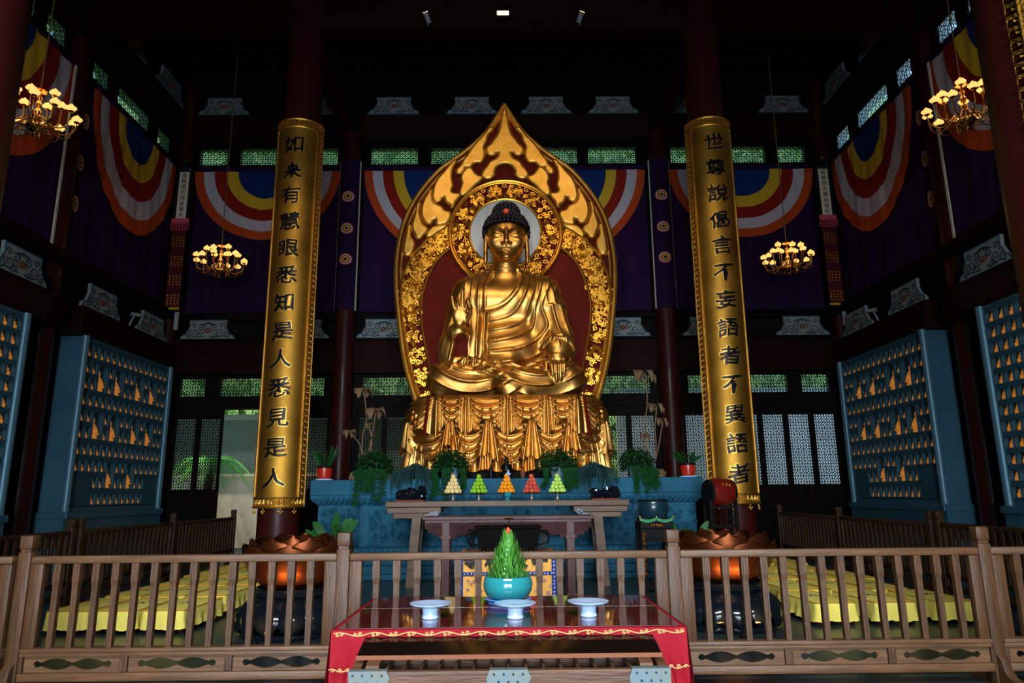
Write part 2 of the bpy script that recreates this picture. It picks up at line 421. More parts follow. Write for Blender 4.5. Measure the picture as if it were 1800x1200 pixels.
# ---- lattice windows and doors
LAT = {}
def lattice(wd, ht, kind):
    key = (round(wd, 2), round(ht, 2), kind)
    if key in LAT: return LAT[key]
    m = MB(); t = .014; seen = set()
    def seg(a, b):
        if (max(a[0], b[0]) > wd / 2 + 1e-4 or min(a[0], b[0]) < -wd / 2 - 1e-4 or max(a[1], b[1]) > ht / 2 + 1e-4 or min(a[1], b[1]) < -ht / 2 - 1e-4):
            # clip by parameter
            t0, t1 = 0.0, 1.0
            for k, h in ((0, wd / 2), (1, ht / 2)):
                d = b[k] - a[k]
                for q, sg in ((h, 1), (-h, -1)):
                    if abs(d) < 1e-9:
                        if sg * a[k] > sg * q: return
                    else:
                        u = (q - a[k]) / d
                        if sg * d > 0: t1 = min(t1, u)
                        else: t0 = max(t0, u)
            if t0 >= t1 - .02: return
            a, b = tuple(a[i] + (b[i] - a[i]) * t0 for i in (0, 1)), tuple(a[i] + (b[i] - a[i]) * t1 for i in (0, 1))
        k = tuple(sorted(((round(a[0], 3), round(a[1], 3)), (round(b[0], 3), round(b[1], 3)))))
        if k in seen: return
        seen.add(k); m.bar((a[0], 0, a[1]), (b[0], 0, b[1]), (.018 if kind == 'octa' else .012), (t * 1.3 if kind == 'octa' else t), up=(b[1] - a[1], 0, a[0] - b[0]))
    if kind == 'octa':
        nx = max(2, round(wd / .165)); nz = max(2, round(ht / .165)); px, pz = wd / nx, ht / nz
        for i in range(nx):
            for j in range(nz):
                cx, cz = -wd / 2 + (i + .5) * px, -ht / 2 + (j + .5) * pz
                o = [(cx + px * .5 * u, cz + pz * .5 * v) for u, v in ((1, .42), (.42, 1), (-.42, 1), (-1, .42), (-1, -.42), (-.42, -1), (.42, -1), (1, -.42))]
                for k in range(8): seg(o[k], o[(k + 1) % 8])
                d = [(cx + px * .2 * u, cz + pz * .2 * v) for u, v in ((1, 0), (0, 1), (-1, 0), (0, -1))]
                for k in range(4):
                    seg(d[k], d[(k + 1) % 4])
                    q = ((1, 0), (0, 1), (-1, 0), (0, -1))[k]; seg(d[k], (cx + px * .5 * q[0], cz + pz * .5 * q[1]))
    else:
        p = .2; r = p * .36; j = 0; z = -ht / 2
        while z < ht / 2 + p:
            x = -wd / 2 + (p / 2 if j % 2 else 0)
            while x < wd / 2 + p:
                h = [(x + r * cos(pi / 3 * k + pi / 6), z + r * 1.05 * sin(pi / 3 * k + pi / 6)) for k in range(6)]
                for k in range(6): seg(h[k], h[(k + 1) % 6])
                seg(h[0], (x + p / 2 - .008, z + p * .43)); seg(h[5], (x + p / 2 - .008, z - p * .43)); seg((x + r, z), (x + p - r, z))
                x += p
            z += p * .86; j += 1
    e = t * 1.6
    for a, b in (((-wd / 2, 0, -ht / 2), (wd / 2, 0, -ht / 2)), ((-wd / 2, 0, ht / 2), (wd / 2, 0, ht / 2)), ((-wd / 2, 0, -ht / 2), (-wd / 2, 0, ht / 2)), ((wd / 2, 0, -ht / 2), (wd / 2, 0, ht / 2))):
        m.bar(a, b, .05, e * 2)
    o = m.build('lattice', dark_w, smooth=False); me = o.data; bpy.data.objects.remove(o); LAT[key] = me; return me
WN = [0, 0]
def window(kindname, x0, x1, z0, z1, plane, depth, kind='octa', s=1):
    """frame + lattice + pane in a wall opening; plane 'Y' (back wall) or 'X' (side wall)"""
    i = 0 if kindname == 'window' else 1; WN[i] += 1; fr = .05
    m = MB(); wd, ht = x1 - x0, z1 - z0; fr = .035
    m.box(-wd / 2, wd / 2, -.05, .05, -ht / 2, -ht / 2 + fr).box(-wd / 2, wd / 2, -.05, .05, ht / 2 - fr, ht / 2)
    m.box(-wd / 2, -wd / 2 + fr, -.05, .05, -ht / 2 + fr, ht / 2 - fr).box(wd / 2 - fr, wd / 2, -.05, .05, -ht / 2 + fr, ht / 2 - fr)
    o = m.build('%s_%d' % (kindname, WN[i]), dark_w, smooth=False); struct(o)
    l = bpy.data.objects.new('lattice', lattice(wd - 2 * fr, ht - 2 * fr, kind)); COL.objects.link(l); l.parent = o
    g = MB().box(-wd / 2 + fr, wd / 2 - fr, .03, .036, -ht / 2 + fr, ht / 2 - fr).build('glass_pane', glass, o, smooth=False)
    c = ((x0 + x1) / 2, (z0 + z1) / 2)
    if plane == 'Y': o.location = (c[0], depth, c[1])
    else: o.location = (s * depth, c[0], c[1]); o.rotation_euler = (0, 0, -s * pi / 2)
    return o
for x0, x1 in BW: window('window', x0, x1, 11.44, 12.1, 'Y', 20.03)
for x0, x1 in TW: window('window', x0, x1, 4.25, 4.88, 'Y', 20.03)
for s in (-1, 1):
    for y0, y1 in SN[1:] + SW: window('window', y0, y1, 11.4, 12.0, 'X', 10.0, 'hex', s)
def door_leaf(x0, x1):
    WN[1] += 1; wd = x1 - x0; m = MB(); st = .06; H = 3.95
    m.box(-wd / 2, -wd / 2 + st, -.03, .03, 0, H).box(wd / 2 - st, wd / 2, -.03, .03, 0, H)
    for a, b in ((0, .18), (1.52, 1.68), (3.69, H), (.8, .88)): m.box(-wd / 2 + st, wd / 2 - st, -.03, .03, a, b)
    m.box(-wd / 2 + st, wd / 2 - st, -.012, .012, .18, 1.52)
    o = m.build('door_%d' % WN[1], dark_w, smooth=False); struct(o); o.location = ((x0 + x1) / 2, 20.1, 0)
    l = bpy.data.objects.new('lattice', lattice(wd - 2 * st, 2.01, 'octa')); COL.objects.link(l); l.parent = o; l.location = (0, 0, 2.685)
    MB().box(-wd / 2 + st, wd / 2 - st, .02, .026, 1.68, 3.69).build('glass_pane', glass, o, smooth=False).location = (0, 0, 0)
    p = MB()
    for a, b in ((.26, .74), (.96, 1.44)): p.box(-wd / 2 + st + .06, wd / 2 - st - .06, -.022, -.01, a, b, .006)
    p.build('raised_panel', beam_m, o, smooth=False).location = (0, 0, 0)
lv = [(-9.5, -8.8), (-8.8, -8.1), (-6.5, -5.78), (-5.78, -5.05)]
lv += [(-4.3 + i * .8, -3.5 + i * .8) for i in range(3)] + [(1.9 + i * .8, 2.7 + i * .8) for i in range(3)]
lv += [(5.05 + i * .7417, 5.7917 + i * .7417) for i in range(6)]
for a, b in lv: door_leaf(a, b)

# ---- timbers
def beam(name, x0, x1, y0, y1, z0, z1, m=beam_m):
    return struct(MB().box(x0, x1, y0, y1, z0, z1, .02).build(name, m, smooth=False))
beam('trim_1', -9.9, 9.9, 19.78, 20.0, 4.92, 5.88)
beam('trim_2', -9.9, 9.9, 19.78, 20.0, 12.18, 13.06)
beam('trim_3', -9.9, 9.9, 19.7, 20.0, 5.86, 5.93, dark_w)
beam('trim_4', -9.9, 9.9, 19.86, 20.0, 6.52, 6.72, dark_w)
beam('trim_5', -10, 10, 14.45, 14.95, 12.2, 12.95)
beam('trim_6', -10, 10, 14.35, 15.05, 12.95, 13.15, dark_w)
n = 6
for s in (-1, 1):
    n += 1; beam('trim_%d' % n, s * 4.65 - .2, s * 4.65 + .2, 14.95, 20, 12.3, 12.95)
    a, b = sorted((s * 9.45, s * 10))
    n += 1; beam('trim_%d' % n, a, b, 15.2, 19.8, 5.06, 5.72)
    n += 1; beam('trim_%d' % n, a, b, 9.6, 14.6, 5.06, 5.72)
    a, b = sorted((s * 9.75, s * 10))
    n += 1; beam('trim_%d' % n, a, b, 15.2, 19.8, 12.1, 13.0)
    n += 1; beam('trim_%d' % n, a, b, 10, 14.6, 12.1, 13.0)
    a, b = sorted((s * 9.55, s * 10))
    n += 1; beam('trim_%d' % n, a, b, 9.6, 19.8, 6.5, 6.75, dark_w)

def column(name, x, y, r, z0, z1, m=lacq, base=True):
    c = MB().lathe([(r, 0), (r, (z1 - z0) * .5), (r * .96, z1 - z0)], (0, 0, z0), 40)
    o = c.build(name, m); org(o, (0, 0, 0)); o.location = (x, y, 0); struct(o)
    if base:
        MB().lathe([(r * 1.12, 0), (r * 1.15, .06), (r * 1.1, .14), (r * 1.16, .22), (r * 1.1, .36), (r * 1.02, .4)], (x, y, 0), 40).build('column_base', stone, o)
    return o
k = 0
for s in (-1, 1):
    column('column_gilded_' + ('left' if s < 0 else 'right'), s * 4.65, 14.7, .42, 0, 14.58)
    column('column_front_' + ('left' if s < 0 else 'right'), s * 4.66, 5.4, .42, 0, 14.6)
    column('column_back_' + ('left' if s < 0 else 'right'), s * 4.65, 19.68, .29, 0, 12.3)
    column('column_side_' + ('left' if s < 0 else 'right'), s * 10.0, 14.72, .26, 0, 12.4)
    column('column_corner_' + ('left' if s < 0 else 'right'), s * 9.76, 19.76, .21, 0, 14.0)

# ================================================================== GARDEN OUTSIDE
struct(MB().box(-30, 30, 20.4, 40, -.3, -.05).build('ground_garden', M('garden_ground', '6b6a5c', .95), smooth=False))
struct(MB().box(-12, -4, 22.6, 23.0, -.05, 2.12).box(-12, -4, 22.55, 23.05, 2.12, 2.2).build('wall_planter', wallst, smooth=False))
struct(MB().box(4.0, 16, 25.2, 25.6, -.05, 5.2).build('wall_courtyard', M('pale_courtyard_wall', 'b9c6c8', .9, 0, (1.5, '98a9ac', .3)), smooth=False))
struct(MB().box(-14, -3, 24.6, 24.9, -.05, 4.1).box(-14, -3, 24.5, 25, 4.1, 4.3).build('wall_garden', brick_m, smooth=False))
def foliage_bank(name, p0, p1, z0, z1, depth, seed, nrm):
    r = np.random.default_rng(seed); m = MB(); L = hypot(p1[0] - p0[0], p1[1] - p0[1]); N = int(L * (z1 - z0) * 30)
    for i in range(N):
        t, z, d = r.random(), r.random(), r.random(); c = Vector((p0[0] + (p1[0] - p0[0]) * t + nrm[0] * depth * d, p0[1] + (p1[1] - p0[1]) * t + nrm[1] * depth * d, z0 + (z1 - z0) * z))
        q = Euler((r.random() * 6, r.random() * 6, r.random() * 6)).to_matrix(); s = .14 + .2 * r.random()
        m.add([c + q @ Vector(v) * s for v in ((-1, 0, 0), (0, -.45, .1), (1, 0, 0), (0, .45, .1))], [(0, 1, 2, 3)])
    o = m.build(name, hedge_m, smooth=False); o['kind'] = 'stuff'; o['label'] = 'dense green garden foliage seen through the lattice windows'; o['category'] = 'foliage'
    return o
hill_m = M('hillside_green', '567f48', .9, 0, (.9, '9cc07c', .3))
struct(MB().grid([[(x, 30 + .3 * sin(x) + .28 * z, z) for x in range(-30, 31, 3)] for z in (-1, 4, 9, 14, 19, 24)]).build('hill_back', hill_m))
struct(MB().grid([[(-18 - .28 * z, y, z) for y in range(0, 40, 3)] for z in (-1, 4, 9, 14, 19, 24)]).build('hill_left', hill_m))
foliage_bank('garden_foliage', (-13, 27), (13, 27), 0, 17, 2.5, 3, (0, 1))
foliage_bank('garden_foliage', (-15, 8), (-15, 26), 6, 19, 2.5, 4, (-1, 0))
pt = thing('cycad_palm', 'fan of green palm fronds growing outside the open back doorway', 'palm', (-9.2, 22.1, 0))
MB().tube([(-9.2, 22.1, 0), (-9.25, 22.1, 1.2), (-9.2, 22.12, 2.5)], [.16, .13, .12], 10).build('trunk', bark, pt)
for i in range(16):
    a = pi * .88 + pi * 1.24 * i / 15; R = 1.25; el = .5 + .5 * ((i * 7) % 5) / 5; m = MB(); P = []
    for k in range(13):
        t = k / 12; P.append(Vector((-9.2 + cos(a) * R * t, 22.12 + sin(a) * .75 * R * t, 2.5 + el * 1.2 * t - 1.35 * t * t)))
    m.tube(P, [.02 - .014 * k / 12 for k in range(13)], 4)
    for k in range(2, 13):
        d = (P[k] - P[k - 1]).normalized(); sd = d.cross(Vector((0, 0, 1))).normalized(); l = .34 * sin(pi * (k / 13)) + .05
        for s in (-1, 1):
            for h in (0, .5):
                b = P[k - 1].lerp(P[k], h); t = b + sd * s * l + d * l * .5 - Vector((0, 0, .08)); m.add([b - d * .018, b + d * .018, t], [(0, 1, 2)])
    m.build('frond', frond_m, pt, smooth=False)

# ================================================================== BANNERS
def banner(name, label, a0, a1, ztop, zbot, cen, radii, rv, place, waves=7):
    """purple cloth with a half-round of coloured bands; a runs along the wall; place maps (a, out, z)"""
    wv = lambda a, z: .022 * sin(a * waves) * (.4 + .6 * (ztop - z) / (ztop - zbot)) + .012 * sin(a * waves * 2.3 + z)
    def cloth(fn, na, nz, off):
        m = MB(); P = []
        for j in range(nz + 1):
            row = []
            for i in range(na + 1):
                a, z = fn(i / na, j / nz); row.append(place(a, wv(a, z) + off, z))
            P.append(row)
        return m.grid(P)
    lst = [(cloth(lambda u, v: (a0 + (a1 - a0) * u, zbot + (ztop - zbot) * v), 60, 10, 0), purple)]
    mats = [c_blue, c_yel, c_red, c_wht, c_org]; rr = [0] + list(radii)
    for k in range(5):
        lst.append((cloth(lambda u, v, k=k: ((cen + (rr[k] + (rr[k + 1] - rr[k]) * v) * cos(pi * u)), ztop - .08 - rv * (rr[k] + (rr[k + 1] - rr[k]) * v) * sin(pi * u)), 56, 5, .03), mats[k]))
    lst.append((cloth(lambda u, v: (a0 + (a1 - a0) * u, ztop - .1 + .14 * v), 60, 1, .05), purple))
    o = multi(name, lst); tag(o, label, 'banner', 'striped banners below the high windows')
    return org(o, place((a0 + a1) / 2, 0, zbot))
bk = lambda a, d, z: (a, 19.9 - d, z)
R1 = (.9, 1.26, 1.62, 1.95, 2.22)
banner('swag_banner', 'purple striped banner on the back wall above the open door', -9.4, -5.0, 11.3, 6.75, -7.25, R1, 1, bk)
banner('swag_banner', 'widest purple striped banner on the back wall behind the statue', -4.3, 4.3, 11.3, 6.75, 0, (3.1, 3.42, 3.74, 4.05, 4.3), .78, bk)
banner('swag_banner', 'purple striped banner on the back wall right of the statue', 5.0, 9.4, 11.3, 6.75, 7.25, R1, 1, bk)
for s, sd in ((-1, 'left'), (1, 'right')):
    pl = lambda a, d, z, s=s: (s * (9.9 - d), a, z)
    banner('swag_banner', 'purple striped banner on the %s side wall beyond the side column' % sd, 15.26, 19.5, 11.25, 6.75, 17.4, (.68, 1.05, 1.45, 1.83, 2.14), 1.33, pl)
    banner('swag_banner', 'purple striped banner on the %s side wall behind the nearer chandelier' % sd, 9.9, 14.4, 11.25, 6.75, 12.35, (.75, 1.15, 1.58, 1.98, 2.3), 1.33, pl)
def wrap(name, label, x, y, r, ang0, half, z0, z1, zs):
    """purple column cloth, rolled round the column, with three round emblems"""
    def cyl(a0, a1, za, zb, rr, na=14, nz=1):
        return MB().grid([[(x + rr * sin(a0 + (a1 - a0) * i / na), y - rr * cos(a0 + (a1 - a0) * i / na), za + (zb - za) * j / nz) for i in range(na + 1)] for j in range(nz + 1)])
    root = thing(name, label, 'banner', (x, y, z0), 'purple cloths round the columns')
    cyl(ang0 - half, ang0 + half, z0, z1, r + .03, 24).build('cloth', purple, root)
    for s in (-1, 1): cyl(ang0 + s * half - .1, ang0 + s * half + .1, z0, z1, r + .045, 3).build('edge_band', cream, root)
    for zc in zs:
        lst = []
        for k, (ra, mt) in enumerate(((.175, c_org), (.15, c_wht), (.115, c_red), (.085, c_yel), (.045, c_blue))):
            m = MB(); c = []
            for t in range(28):
                a = 2 * pi * t / 28; h = ra * cos(a); c.append((x + (r + .042 + .003 * k) * sin(ang0 + h / r), y - (r + .042 + .003 * k) * cos(ang0 + h / r), zc + ra * sin(a)))
            m.add(c + [(x + (r + .042 + .003 * k) * sin(ang0), y - (r + .042 + .003 * k) * cos(ang0), zc)], [(t, (t + 1) % 28, 28) for t in range(28)]); lst.append((m, mt))
        multi('round_emblem', lst, root)
for s, sd in ((-1, 'left'), (1, 'right')):
    wrap('column_cloth', 'purple cloth with three round emblems on the back column %s of the statue' % sd, s * 4.65, 19.68, .29, 0, 1.15, 6.7, 11.35, (10.15, 9.15, 8.2))
    root = thing('wall_strip_cloth', 'narrow purple cloth with three round emblems beside the %s side wall column' % sd, 'banner', (s * 9.9, 15.1, 6.7), 'purple cloths beside the side columns')
    MB().box(*sorted((s * 9.9, s * 9.885)), 14.99, 15.23, 6.7, 11.2).build('cloth', purple, root, smooth=False)
    for zc in (10.18, 9.12, 8.1):
        lst = []
        for k, (ra, mt) in enumerate(((.21, c_org), (.18, c_wht), (.138, c_red), (.1, c_yel), (.054, c_blue))):
            xx = s * (9.88 - .003 * k); m = MB(); m.add([(xx, 15.1 + ra * .62 * cos(2 * pi * t / 28), zc + ra * sin(2 * pi * t / 28)) for t in range(28)], [tuple(range(28))]); lst.append((m, mt))
        multi('round_emblem', lst, root, False)
    MB().box(*sorted((s * 9.82, s * 9.85)), 14.4, 14.46, 6.7, 11.2).build('edge_band', cream, root, smooth=False)

# ---- corner pennants
def pennant(s, txt):
    x, y = s * 9.48, 19.26; root = thing('hanging_pennant', 'long hanging pennant with a white text strip in the %s back corner' % ('left' if s < 0 else 'right'), 'pennant', (x, y, 6.4), 'pennants in the back corners')
    MB().lathe([(.02, 11.3), (.05, 11.2), (.03, 11.12), (.16, 11.02), (.2, 10.94), (.12, 10.9)], (x, y, 0), 16).build('finial', drum_b, root)
    MB().lathe([(.02, 11.32), (.045, 11.24), (.02, 11.16)], (x, y, 0), 10).build('gilt_tip', gold_orn, root)
    MB().box(x - .14, x + .14, y - .01, y + .01, 9.42, 10.92).build('text_strip', cream, root)
    m = MB()
    for i, ch in enumerate(txt):
        v, f = glyph(ch, .16, .003); m.add([(x + p[0], y - .014 + p[2], 10.78 - i * .178 + p[1]) for p in v], f)
    m.build('lettering', ink, root, smooth=False)
    m = MB()
    for q in (-1, 1):
        for k in range(14): m.ball((x + q * .19, y, 10.85 - k * .105), .05, 6, 4, (1, .5, .8))
    m.build('side_fringe', drum_b, root)
    m = MB().box(x - .25, x + .25, y - .012, y + .012, 9.3, 9.44)
    for k in range(6):
        m.tube([(x - .21 + k * .084 + .05 * cos(t / 10 * 2 * pi), y - .02, 9.22 + .05 * sin(t / 10 * 2 * pi)) for t in range(11)], .014, 5)
        m.tube([(x - .21 + k * .084 + .05 * cos(t / 10 * 2 * pi), y - .02, 9.13 + .05 * sin(t / 10 * 2 * pi)) for t in range(11)], .014, 5)
    m.build('pink_fretwork', M('pink_fret', 'c8506a', .7), root)
    MB().box(x - .2, x + .2, y - .008, y + .008, 6.75, 9.1).build('tail_cloth', M('wine_cloth', '4a1420', .8), root)
    m = MB()
    for rr in range(4):
        for cc in range(4):
            z = 8.85 - rr * .58; xx = x - .15 + cc * .1
            for q in range(4): m.ball((xx + (.012 if q % 2 else -.012), y - .02, z - q * .085), .034, 6, 4, (1, .5, 1.2))
    m.build('gilt_tassels', gold_orn, root)
    m = MB()
    for k in range(5): m.ball((x - .17 + k * .085, y - .015, 6.72), .05, 8, 5, (1, .5, .8))
    m.build('hem_ornament', M('yellow_hem', 'c79a2a', .6), root)
    MB().box(x + .1, x + .22, y - .006, y + .006, 6.1, 6.62).build('loose_tag', whitep, root)
    MB().tube([(x, y, 11.3), (x, y + .2, 11.35), (x, y + .62, 11.36)], .012, 6).build('hanger', dbrass, root)
pennant(-1, '南無南方增長尊天'); pennant(1, '南無西方廣目尊天')

# ---- carved frieze panels
def frieze_proto():
    W2, H = .79, .57
    o = [(-W2, 0), (W2, 0), (W2 - .04, .1), (W2 - .16, .16), (W2 - .2, .24), (W2 - .27, .36), (W2 - .26, H), (-W2 + .26, H), (-W2 + .27, .36), (-W2 + .2, .24), (-W2 + .16, .16), (-W2 + .04, .1)]
    root = thing('carved_frieze_panel', 'x', 'carved panel', (0, 0, 0))
    v, f = shape([o], .03, .01); MB().add([XZ @ Vector(p) for p in v], f).build('panel', panel_m, root, smooth=False)
    MB().tube([(a, -.045, b) for a, b in o + o[:1]], .014, 4, False).build('blue_edge', tealbrd, root)
    m = MB(); r = MB()
    def sp(t, cx, cz, rad, turns, a0, d, w=.015): t.tube([(p[0], -.045, p[1]) for p in spiral(cx, cz, rad, turns, a0, d, 16)], [w * (1 - .5 * i / 16) for i in range(17)], 5, True, ((0, 1, 0), .6))
    for q in (-1, 1):
        sp(m, q * .56, .13, .1, 1.3, pi / 2, q); sp(m, q * .36, .2, .12, 1.4, -pi / 2, -q); sp(m, q * .4, .4, .08, 1.2, 0 if q > 0 else pi, q); sp(m, q * .19, .34, .1, 1.3, pi / 2, q); sp(m, q * .2, .11, .08, 1.1, pi, q)
        m.tube([(q * a, -.045, b) for a, b in catmull([(.08, .08), (.28, .06), (.45, .1), (.6, .05)], 4)], .012, 5)
        sp(r, q * .5, .3, .06, 1, 0, q, .014); sp(r, q * .1, .24, .07, 1, pi, -q, .014)
    for k in range(7): r.ball((.05 * cos(k * 2 * pi / 7), -.045, .26 + .05 * sin(k * 2 * pi / 7)), .03, 6, 4, (1, .5, 1))
    for k in range(9): m.tube([(0, -.045, .5), ((k - 4) * .05, -.045, .47 - abs(k - 4) * .01), ((k - 4) * .07, -.045, .41)], .01, 4)
    m.build('scrollwork', scroll_m, root); r.build('flower_scroll', scroll_r, root)
    return freeze(root)
fp = frieze_proto(); first = True
def put_frieze(x, y, z, rz, label):
    global first
    if first: fp.location = (x, y, z); fp.rotation_euler = (0, 0, rz); fp['label'] = label; fp['group'] = 'carved white panels of the friezes'; first = False
    else: dup(fp, (x, y, z), label, rz, 'carved white panels of the friezes')
UP = (-8.74, -5.35, -3.46, -1.02, 1.3, 3.4, 5.7, 8.74)
OR = ('first', 'second', 'third', 'fourth', 'fifth', 'sixth', 'seventh', 'eighth')
for i, x in enumerate(UP): put_frieze(x, 19.86, 13.1, 0, 'carved white panel on the upper back frieze, %s from the left corner' % OR[i])
for i, x in enumerate((-8.62, -5.9, -3.55, 3.4, 5.9, 8.62)): put_frieze(x, 19.78, 5.93, 0, 'carved white panel on the lower back frieze, %s from the left corner' % OR[i])
for s, sd in ((-1, 'left'), (1, 'right')):
    for i, y in enumerate((16.02, 18.4)): put_frieze(s * 9.55, y, 5.73, -s * pi / 2, 'carved white panel above the niche cabinet on the %s wall, %s one' % (sd, ('nearer', 'farther')[i]))
    for i, y in enumerate((16.3, 18.5)): put_frieze(s * 9.78, y, 13.01, -s * pi / 2, 'carved white panel high on the %s side wall above the windows, %s one' % (sd, ('nearer', 'farther')[i]))
    put_frieze(s * 9.55, 13.2, 5.73, -s * pi / 2, 'carved white panel on the %s wall in front of the side column' % sd)
# ================================================================== MANDORLA
MY = 16.4
HC = (0.0, 7.81)
edge = [(0, 11.33), (-.2, 10.98), (-.47, 10.56), (-.93, 10.09), (-1.32, 9.78), (-1.73, 9.44), (-2.22, 8.78), (-2.53, 8.07), (-2.67, 7.25), (-2.67, 6.5), (-2.58, 5.65), (-2.44, 4.72), (-2.25, 3.99), (-2.0, 3.3), (-1.7, 2.6), (-1.6, 1.86)]
left = [(0, 11.33)] + catmull(edge[1:], 5); right_ = [(-a, b) for a, b in left[::-1]]
outline = left + right_[:-1]
mnd = thing('mandorla', 'tall pointed gold and red halo standing behind the seated statue', 'halo', (0, MY, 1.8))
MB().prism(outline, MY, MY + .28).build('back_panel', maroon, mnd, smooth=False)
off = lambda pts, d: [(a * (1 - d / 2.7), 7 + (b - 7) * (1 - d / 3.6)) for a, b in pts]
MB().tube([(a, MY - .02, b) for a, b in left + right_[1:]], .06, 8, True, ((0, 1, 0), 1.3)).tube([(a, MY - .02, b) for a, b in off(left + right_[1:], .12)], .03, 6).build('outer_rim', gold_b, mnd)
# flame relief, outlines traced from image pixels on the left half and mirrored
fl = lambda P: [((x - 712) / 3.4286 / 71.0, HC[1] + (826 - y) / 3.4286 / (66.8 if y > 826 else 66.4 - (826 - y) * .0026)) for x, y in P]
C_ = [(712, 78), (694, 125), (683, 190), (668, 235), (645, 265), (622, 296), (600, 315), (597, 342), (618, 360), (648, 357), (668, 340), (674, 356), (655, 382), (620, 400), (600, 430), (578, 455), (572, 492), (648, 486), (648, 460), (665, 430), (690, 415), (712, 411)]
central = C_ + [(1424 - a, b) for a, b in C_[1:-1]][::-1]
halfs = [[(640, 190), (606, 240), (600, 272), (581, 310), (588, 340), (580, 388), (560, 405), (530, 404), (500, 428), (468, 432), (462, 452), (440, 470), (416, 470), (413, 446), (440, 420), (455, 390), (480, 358), (520, 300), (570, 250)],
         [(462, 452), (500, 432), (520, 455), (545, 480), (574, 491), (530, 540), (490, 580), (440, 600), (438, 560), (448, 530), (440, 500)],
         [(408, 385), (390, 440), (386, 500), (395, 545), (384, 572), (400, 586), (436, 592), (410, 640), (385, 680), (378, 660), (350, 640), (335, 610), (322, 632), (290, 640), (270, 620), (270, 585), (280, 540), (300, 500), (340, 455), (378, 410)],
         [(262, 560), (262, 600), (282, 645), (325, 665), (345, 690), (378, 700), (366, 760), (340, 770), (296, 775), (290, 740), (262, 768), (235, 768), (214, 745), (203, 705), (205, 670), (222, 620), (240, 590)],
         [(296, 780), (340, 775), (362, 770), (352, 792), (310, 815), (262, 848), (238, 850), (258, 800)],
         [(190, 640), (188, 690), (200, 740), (215, 772), (245, 802), (222, 832), (186, 860), (164, 826), (150, 790), (158, 740), (172, 690)],
         [(133, 770), (142, 840), (166, 882), (158, 930), (128, 962), (106, 950), (104, 890), (116, 820)]]
v, f = shape([fl(central)], .01, .075, True, 3, .045); fm = MB().add([XZ @ Vector(p) + Vector((0, MY - .03, 0)) for p in v], f)
for hf in halfs:
    P = fl(hf)
    for q in (1, -1):
        v, f = shape([[(a * q, b) for a, b in P]], .01, .07, True, 3, .045); fm.add([XZ @ Vector(p) + Vector((0, MY - .03, 0)) for p in v], f)
fm.build('flame_relief', gold_b, mnd)
# halo ring
ring = MB()
for R, r in ((1.39, .04), (1.33, .022), (.895, .04)):
    ring.tube([(HC[0] + R * cos(t / 72 * 2 * pi), MY - .06, HC[1] + R * sin(t / 72 * 2 * pi)) for t in range(73)], r, 8, False)
ring.build('halo_ring', gold_orn, mnd)
MB().prism([(HC[0] + 1.39 * cos(t / 64 * 2 * pi), HC[1] + 1.39 * sin(t / 64 * 2 * pi)) for t in range(64)], MY - .055, MY - .0).build('halo_ground', maroon, mnd, smooth=False)
MB().prism([(HC[0] + .9 * cos(t / 64 * 2 * pi), HC[1] + .9 * sin(t / 64 * 2 * pi)) for t in range(64)], MY - .07, MY - .05).build('silver_disc', silver, mnd, smooth=False)
# scroll ornament
def motif(mb, cx, cz, ang, size, y, seed, n=19):
    r = random.Random(seed); c, s = cos(ang), sin(ang)
    def T(a, b): return (cx + (a * c - b * s) * size, y, cz + (a * s + b * c) * size)
    for i in range(n):
        a0 = 2 * pi * i / n + r.random() * .4; R = .1 + .4 * r.random(); q = r.choice((-1, 1)); rad = .1 + .07 * r.random()
        mb.tube([T(*p) for p in spiral(R * 1.05 * cos(a0), R * sin(a0), rad, 1.1 + .5 * r.random(), r.random() * 6, q, 11)], [.042 * size * (1 - .45 * k / 11) + .004 for k in range(12)], 5)
    for i in range(7):
        a0 = 2 * pi * i / 7 + .3; mb.ball(T(.42 * cos(a0), .42 * sin(a0)), .05 * size + .006, 6, 4, (1, .7, 1))
    for i in range(6):
        a0 = 2 * pi * i / 6; mb.ball(T(.07 * cos(a0), .07 * sin(a0)), .045 * size + .004, 6, 4, (1, .7, 1))
    mb.ball(T(0, 0), .045 * size, 6, 4)
so = MB()
for i in range(14):
    a = pi / 2 + 2 * pi * (i + .5) / 14; motif(so, HC[0] + 1.11 * cos(a), HC[1] + 1.11 * sin(a), a - pi / 2, .4, MY - .085, 30 + i)
    a = pi / 2 + 2 * pi * i / 14
    for q, R in ((1, 1.24), (-1, .99)): so.tube([(p[0], MY - .085, p[1]) for p in spiral(R * cos(a), HC[1] + R * sin(a), .075, 1.3, a, q, 11)], .015, 5)
so.build('halo_scrollwork', gold_orn, mnd)
